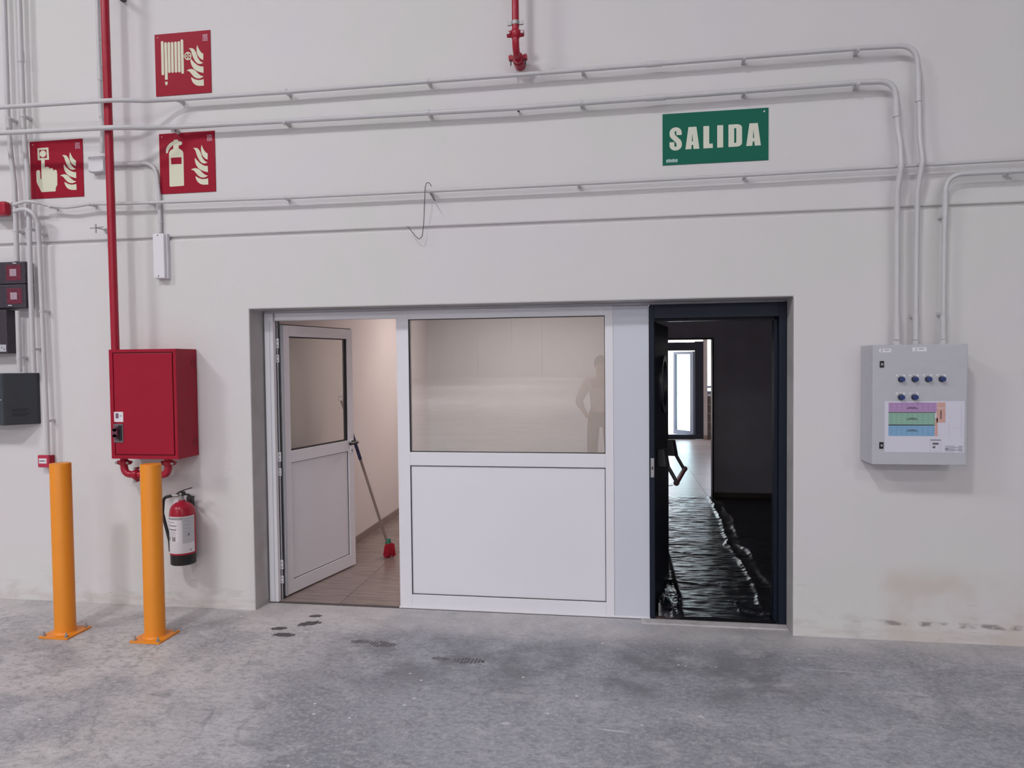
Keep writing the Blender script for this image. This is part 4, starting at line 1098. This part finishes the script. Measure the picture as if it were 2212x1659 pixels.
# dark grey control box with chamfered side
j = thing('control_box', 'large dark grey control box with slanted side at the left edge', 'electrical box', (-4.25, -.08, 1.29))
bm = bmesh.new()
prof = [(-4.75, 0), (-4.75, -.16), (-4.262, -.16), (-4.122, -.02), (-4.122, 0)]
lo = [bm.verts.new((x, y, 1.292)) for x, y in prof]; hi = [bm.verts.new((x, y, 1.658)) for x, y in prof]
for i in range(5): bm.faces.new((lo[i], lo[(i + 1) % 5], hi[(i + 1) % 5], hi[i]))
bm.faces.new(lo[::-1]); bm.faces.new(hi)
obj('body', bm, M_anth, j, bevel=.004)
boxat('cover', -4.74, -4.267, 1.296, 1.654, .163, mat('slate_plastic', (.042, .052, .065), .5, raw=True), j, bevel=.002, y0=.158)
bm = bmesh.new(); lathe(bm, [(.0035, -.165), (.0035, -.162)], (-4.285, 0, 1.472), 10, 'Y'); obj('indicator_light', bm, M_lab, j)
bm = bmesh.new()
for k, zz in enumerate((1.400, 1.388, 1.366, 1.354)):
    xa, xb = -4.232, -4.160 - .012 * (k % 2)
    vs = [bm.verts.new((x, -.16 + (x + 4.262) - .0012, z)) for x, z in ((xa, zz), (xb, zz), (xb, zz + .007), (xa, zz + .007))]; bm.faces.new(vs)
obj('vent_marks', bm, M_black, j)

# hook of wire and small bolt
bm = bmesh.new()
WP = [(-1.196, 2.850, .084), (-1.208, 2.874, .086), (-1.228, 2.876, .088), (-1.238, 2.845, .092), (-1.243, 2.75, .085), (-1.250, 2.62, .05), (-1.262, 2.53, .05), (-1.283, 2.508, .05), (-1.310, 2.535, .055), (-1.360, 2.597, .06)]
tube(bm, fillet([off(*p) for p in WP], .04, 5), .0024, 8)
tube(bm, [off(-1.200, 2.802, .06), off(-1.172, 2.757, .075)], .0045, 8)
o = obj('wire_hook', bm, M_dkmetal, smooth=50); tag(o, 'bent grey wire hook hanging from the thin conduit over the wall groove', 'wire')
bm = bmesh.new(); lathe(bm, [(.009, -.03), (.009, -.022), (.004, -.022), (.004, 0)], (-.615, 0, 3.292), 12, 'Y'); o = obj('wall_screw', bm, M_dkmetal); tag(o, 'small dark screw in the wall under the lower long conduit', 'screw')

# ================================================================== ELECTRICAL CONTROL PANEL
e = thing('electrical_enclosure', 'light grey electrical enclosure with six blue buttons and a coloured plan', 'control panel', (1.686, -.1, 1.092))
box('body', 1.437, 1.936, -.178, -.001, 1.092, 1.776, M_panel, e, bevel=.003)
dr = box('door', 1.437, 1.936, -.2, -.180, 1.092, 1.776, M_panel, e, bevel=.004)
for lz in (1.666, 1.202):
    lk = box('lock', 1.474, 1.497, -.204, -.2, lz - .019, lz + .019, M_black, dr, bevel=.002)
    bm = bmesh.new(); lathe(bm, [(.0065, -.0065), (.0065, -.004)], (1.4855, -.2, lz), 14, 'Y'); obj('lock_insert', bm, M_steel, lk)
for i, (bx_c, bz_c) in enumerate(((1.588, 1.580), (1.659, 1.580), (1.730, 1.580), (1.801, 1.580), (1.588, 1.478), (1.659, 1.478))):
    bm = bmesh.new(); lathe(bm, [(.0165, 0), (.0165, -.009), (.0145, -.010)], (bx_c, -.2, bz_c), 22, 'Y'); bt = obj('button', bm, M_black, dr, smooth=40)
    bm = bmesh.new(); lathe(bm, [(.0135, -.009), (.0135, -.026), (.0125, -.030), (.003, -.031)], (bx_c, -.2, bz_c), 22, 'Y'); obj('button_cap', bm, M_blue, bt, smooth=40)
    tg = box('tag', bx_c - .027, bx_c + .022, -.2016, -.2, bz_c + .016, bz_c + .026, M_lab, dr)
    bm = bmesh.new(); bx(bm, bx_c - .018, bx_c + .010, -.2021, -.2016, bz_c + .0195, bz_c + .0225); obj('tag_print', bm, M_ink, tg)
for (xc, zc, w, h) in ((1.503, 1.744, .032, .0105), (1.684, 1.748, .037, .0115)):
    sk = box('sticker', xc - w, xc + w, -.2016, -.2, zc - h, zc + h, M_lab, dr)
    bm = bmesh.new()
    for k in range(10):
        a = R(60 + k * 26); bx(bm, xc - .016 + .006 * math.cos(a) - .0012, xc - .016 + .006 * math.cos(a) + .0012, -.2021, -.2016, zc + .006 * math.sin(a) - .0012, zc + .006 * math.sin(a) + .0012)
    bx(bm, xc - .004, xc + w * .65, -.2021, -.2016, zc - .002 + .003, zc + .001 + .003)
    obj('sticker_print', bm, M_ink, sk)
# the plan: flat sheet with printed blocks
pl = box('plan_sheet', 1.503, 1.921, -.2018, -.2, 1.163, 1.455, M_paper, dr)
bm = bmesh.new(); yy = -.2026
def pr(x0, x1, z0, z1, mi, y=yy): poly(bm, [(x0, y, z0), (x1, y, z0), (x1, y, z1), (x0, y, z1)], mi)
gx0, gx1 = 1.5225, 1.776
pr(gx0, gx1, 1.394, 1.447, 0); pr(gx0, gx1 - .004, 1.388, 1.394, 5)
pr(gx0, gx1 - .008, 1.320, 1.388, 1)
pr(gx0, gx1 - .010, 1.257, 1.318, 2); pr(gx0, gx1 - .010, 1.316, 1.322, 5)
pr(gx1 + .002, gx1 + .046, 1.418, 1.447, 3); pr(gx1, gx1 + .046, 1.334, 1.414, 3); pr(gx1 - .008, gx1 + .006, 1.257, 1.360, 3)
pr(1.784, 1.842, 1.258, 1.330, 4, yy - .0002)
for r_ in range(12):
    for c_ in range(9):
        x = gx0 + .015 + c_ * .0278; z = 1.436 - r_ * .0148
        if x < gx1 - .014: pr(x - .0045, x + .0045, z - .0010, z + .0010, 5, yy - .0003)
for z in (1.416, 1.354, 1.288):
    pr(1.628, 1.668, z + .003, z + .006, 6, yy - .0004); pr(1.618, 1.678, z - .004, z - .001, 6, yy - .0004)
pr(1.796, 1.801, 1.355, 1.402, 6, yy - .0004)
pr(1.744, 1.800, 1.232, 1.237, 5); pr(1.756, 1.788, 1.208, 1.220, 5); pr(1.756, 1.771, 1.188, 1.200, 5)
pr(1.743, 1.7436, 1.17, 1.232, 5); pr(1.7994, 1.80, 1.17, 1.232, 5); pr(1.743, 1.80, 1.17, 1.1706, 5)
for k in range(5):
    z = 1.199 - k * .007; pr(1.822, 1.822 + .05 + .02 * (k % 2), z, z + .0022, 5); pr(1.892, 1.912, z, z + .0025, 5)
pr(1.822, 1.838, 1.183, 1.187, 6, yy - .0004)
for (x0_, x1_, z0_, z1_) in ((1.842, 1.8425, 1.26, 1.33), (1.845, 1.86, 1.36, 1.3606), (1.86, 1.885, 1.302, 1.3026), (1.905, 1.9055, 1.25, 1.43)): pr(x0_, x1_, z0_, z1_, 5)
obj('printed_plan', bm, [M_purple, M_green, M_sky, M_orange, M_paper, M_ink, M_inkd], dr)
# glands on top
for gx, gr in ((1.637 * .963, .025), (1.742 * .963, .021), (1.891 * .963, .022)):
    gx_ = gx / .963 * (D_CAM - .066) / D_CAM
    bm = bmesh.new(); lathe(bm, [(gr, 1.776), (gr, 1.790), (gr * .85, 1.792), (gr * .85, 1.802)], (gx_, -.066, 0), 18); obj('cable_gland', bm, M_pvc, e, smooth=40)

# ================================================================== SHOE PRINTS (dried dark prints on the concrete)
M_print = mat('dark_damp_print', (.105, .10, .105), .5, var=.3, scale=90, raw=True)
def sole(bm, cx, cy, L_, W_, ang, seed, solid=False):
    random.seed(seed); T = Matrix.Translation((cx, cy, 0)) @ Matrix.Rotation(ang, 4, 'Z')
    n = 9
    for k in range(n):
        u0, u1 = (-1 + 2 * k / n, -1 + 2 * (k + 1) / n + .02) if solid else (-1 + 2 * k / n + .02, -1 + 2 * (k + 1) / n - random.uniform(.04, .10))
        um = (u0 + u1) / 2; w = math.sqrt(max(0, 1 - um * um)) * W_ / 2
        segs = 1 if solid else random.choice((1, 1, 2)); g = .18
        for s in range(segs):
            a0 = -w + 2 * w * s / segs + g * w / segs; a1 = -w + 2 * w * (s + 1) / segs - random.uniform(.05, g) * w / segs
            sh = random.uniform(-.12, .12) * W_
            if a1 - a0 < .003: continue
            P_ = [(u0 * L_ / 2, a0 + sh), (u1 * L_ / 2, a0 + sh * .6), (u1 * L_ / 2 + .004, a1 + sh * .6), (u0 * L_ / 2 + .003, a1 + sh)]
            vs = [bm.verts.new(T @ Vector((x, y, .0009))) for x, y in P_]; bm.faces.new(vs)
PR = [((-2.030, -.055, .085, .055, .15), (-2.010, -.190, .15, .08, .45), 'dark damp shoe print nearest the white doorway'),
      ((-2.169, -.297, .10, .06, .15), (-2.088, -.392, .14, .07, .05), 'dark damp shoe print halfway between bollard and white doorway'),
      ((-1.570, -.431, .12, .055, .0), (-1.419, -.452, .17, .085, -.05), 'ribbed dark shoe print in front of the window mullion'),
      ((-1.017, -.610, .11, .055, .0), (-.850, -.616, .18, .085, .0), 'ribbed dark shoe print farthest out in front of the window panel')]
for i, (a_, b_, lb_) in enumerate(PR):
    o = thing('shoe_print', lb_, 'shoe print', ((a_[0] + b_[0]) / 2, (a_[1] + b_[1]) / 2, 0), 'dark shoe prints on the concrete floor')
    bm = bmesh.new(); sole(bm, *a_, 11 + i, i < 2); obj('heel_mark', bm, M_print, o)['kind'] = 'stuff'
    bm = bmesh.new(); sole(bm, *b_, 31 + i, i < 2); obj('tread_mark', bm, M_print, o)['kind'] = 'stuff'

# pale scratches and a small chalk mark on the slab
fl_ = bpy.data.objects['floor']; M_chalk = mat('chalk_white_scratch', (.62, .61, .63), .8, var=.2, scale=80, raw=True)
for pts_ in ([(.983, -.480), (1.18, -.487), (1.403, -.500), (1.403, -.504), (1.18, -.493), (.983, -.484)],
             [(-.560, -1.275), (-.533, -1.258), (-.506, -1.275), (-.533, -1.292)],
             [(-.10, -1.262), (.02, -1.272), (.05, -1.283), (-.06, -1.278)],
             [(.36, -1.10), (.385, -1.065), (.40, -1.12), (.385, -1.10)]):
    bm = bmesh.new(); poly(bm, [(x, y, .0008) for x, y in pts_]); obj('scratch_mark', bm, M_chalk, fl_)

# ================================================================== THE PHOTOGRAPHER (seen in the window's reflection)
pr_ = thing('person', 'person in pale pink shirt and brown-grey trousers taking a photo, reflected in the window', 'person', (-.24, -4.95, 0))
def skin_obj(name, verts, edges, radii, m, parent, root=0, sub=2):
    me = bpy.data.meshes.new(name); base = wloc(parent)
    me.from_pydata([Vector(v) - base for v in verts], edges, [])
    o = bpy.data.objects.new(name, me); COL.objects.link(o); o.parent = parent
    md = o.modifiers.new('skin', 'SKIN')
    me.skin_vertices[0].data[root].use_root = True
    for i, r_ in enumerate(radii):
        me.skin_vertices[0].data[i].radius = r_ if isinstance(r_, tuple) else (r_, r_)
    md.use_smooth_shade = True
    s = o.modifiers.new('sub', 'SUBSURF'); s.levels = sub; s.render_levels = sub
    me.materials.append(m)
    return o
cx_, cy2 = -.24, -4.95
# body: pelvis, spine, neck, head, arms and legs as one surface
Vb = [(cx_, cy2, .95), (cx_, cy2, 1.15), (cx_, cy2 + .01, 1.36), (cx_, cy2, 1.49), (cx_, cy2 + .03, 1.62), (cx_, cy2 + .035, 1.70),
      (cx_ + .18, cy2, 1.42), (cx_ + .27, cy2 + .10, 1.22), (cx_ + .255, cy2 + .33, 1.52), (cx_ + .25, cy2 + .38, 1.60),
      (cx_ - .18, cy2, 1.42), (cx_ - .31, cy2 - .02, 1.14), (cx_ - .21, cy2 + .10, .98), (cx_ - .17, cy2 + .14, .93),
      (cx_ + .10, cy2, .90), (cx_ + .12, cy2 + .02, .50), (cx_ + .12, cy2, .09), (cx_ + .12, cy2 + .14, .045),
      (cx_ - .10, cy2, .90), (cx_ - .12, cy2 + .02, .50), (cx_ - .12, cy2, .09), (cx_ - .12, cy2 + .14, .045)]
Eb = [(0, 1), (1, 2), (2, 3), (3, 4), (4, 5), (2, 6), (6, 7), (7, 8), (8, 9), (2, 10), (10, 11), (11, 12), (12, 13), (0, 14), (14, 15), (15, 16), (16, 17), (0, 18), (18, 19), (19, 20), (20, 21)]
Rb = [(.14, .10), (.13, .095), (.14, .095), .052, (.078, .095), (.065, .08), .062, .043, .032, .036, .062, .043, .032, .036, .085, .058, .040, .035, .085, .058, .040, .035]
body = skin_obj('body', Vb, Eb, Rb, M_skin, pr_)
shirt = skin_obj('shirt', [Vb[0], Vb[1], Vb[2], (cx_, cy2, 1.45), Vb[6], Vb[7], (cx_ + .262, cy2 + .22, 1.38), Vb[10], Vb[11], (cx_ - .255, cy2 + .05, 1.05)],
                 [(0, 1), (1, 2), (2, 3), (2, 4), (4, 5), (5, 6), (2, 7), (7, 8), (8, 9)], [(.165, .125), (.155, .12), (.16, .115), .075, .078, .062, .05, .078, .062, .05], M_shirt, pr_)
trs = skin_obj('trousers', [(cx_, cy2, .92), Vb[14], Vb[15], (cx_ + .12, cy2, .13), Vb[18], Vb[19], (cx_ - .12, cy2, .13)],
               [(0, 1), (1, 2), (2, 3), (0, 4), (4, 5), (5, 6)], [(.15, .12), .105, .08, .065, .105, .08, .065], M_trous, pr_)
bm = bmesh.new(); bmesh.ops.create_icosphere(bm, subdivisions=3, radius=.105)
for v in bm.verts:
    v.co.x *= .88; v.co.z *= 1.05
    if v.co.y > .02 and v.co.z < .045: v.co *= .80
    v.co += Vector((cx_, cy2 + .015, 1.675))
obj('hair', bm, M_hair, pr_, smooth=60)
# face
for sg in (-1, 1):
    bm = bmesh.new(); bmesh.ops.create_icosphere(bm, subdivisions=1, radius=.010, matrix=Matrix.Translation((cx_ + sg * .030, cy2 + .118, 1.655))); obj('eye', bm, M_inkd, pr_)
bm = bmesh.new(); tube(bm, [(cx_, cy2 + .11, 1.66), (cx_, cy2 + .14, 1.625), (cx_, cy2 + .11, 1.615)], [.006, .012, .006], 8); obj('nose', bm, M_skin, pr_, smooth=60)
bm = bmesh.new(); tube(bm, [(cx_ - .022, cy2 + .113, 1.59), (cx_, cy2 + .119, 1.587), (cx_ + .022, cy2 + .113, 1.59)], .005, 8); obj('mouth', bm, M_mopred, pr_, smooth=60)
# hand round the phone: palm carries four fingers and a thumb
hx0, hy0, hz0 = cx_ + .25, cy2 + .375, 1.62
for k in range(4):
    z = hz0 + .002 + k * .021; L_ = (.060, .072, .075, .066)[k]
    bm = bmesh.new(); tube(bm, fillet([(hx0 + .02, hy0, z), (hx0 + .045, hy0 + .035, z + .004), (hx0 + .045 - L_ * .5, hy0 + .058, z + .006)], .02, 5), [.0085] * 8, 8); obj('finger', bm, M_skin, pr_, smooth=60)
bm = bmesh.new(); tube(bm, fillet([(hx0 - .01, hy0 - .01, hz0 + .01), (hx0 - .035, hy0 + .005, hz0 + .045), (hx0 - .02, hy0 + .018, hz0 + .085)], .02, 5), [.0105] * 8, 8); obj('thumb', bm, M_skin, pr_, smooth=60)
ph = thing('phone', 'dark phone held up in the hand of the reflected photographer', 'phone', (.012, -4.535, 1.66))
box('body', -.030, .044, -4.545, -4.535, 1.60, 1.752, M_black, ph, bevel=.006)
bm = bmesh.new(); lathe(bm, [(.009, 0), (.009, .003)], (0.0, -4.535, 1.701), 16, 'Y'); obj('lens', bm, M_dkmetal, ph)
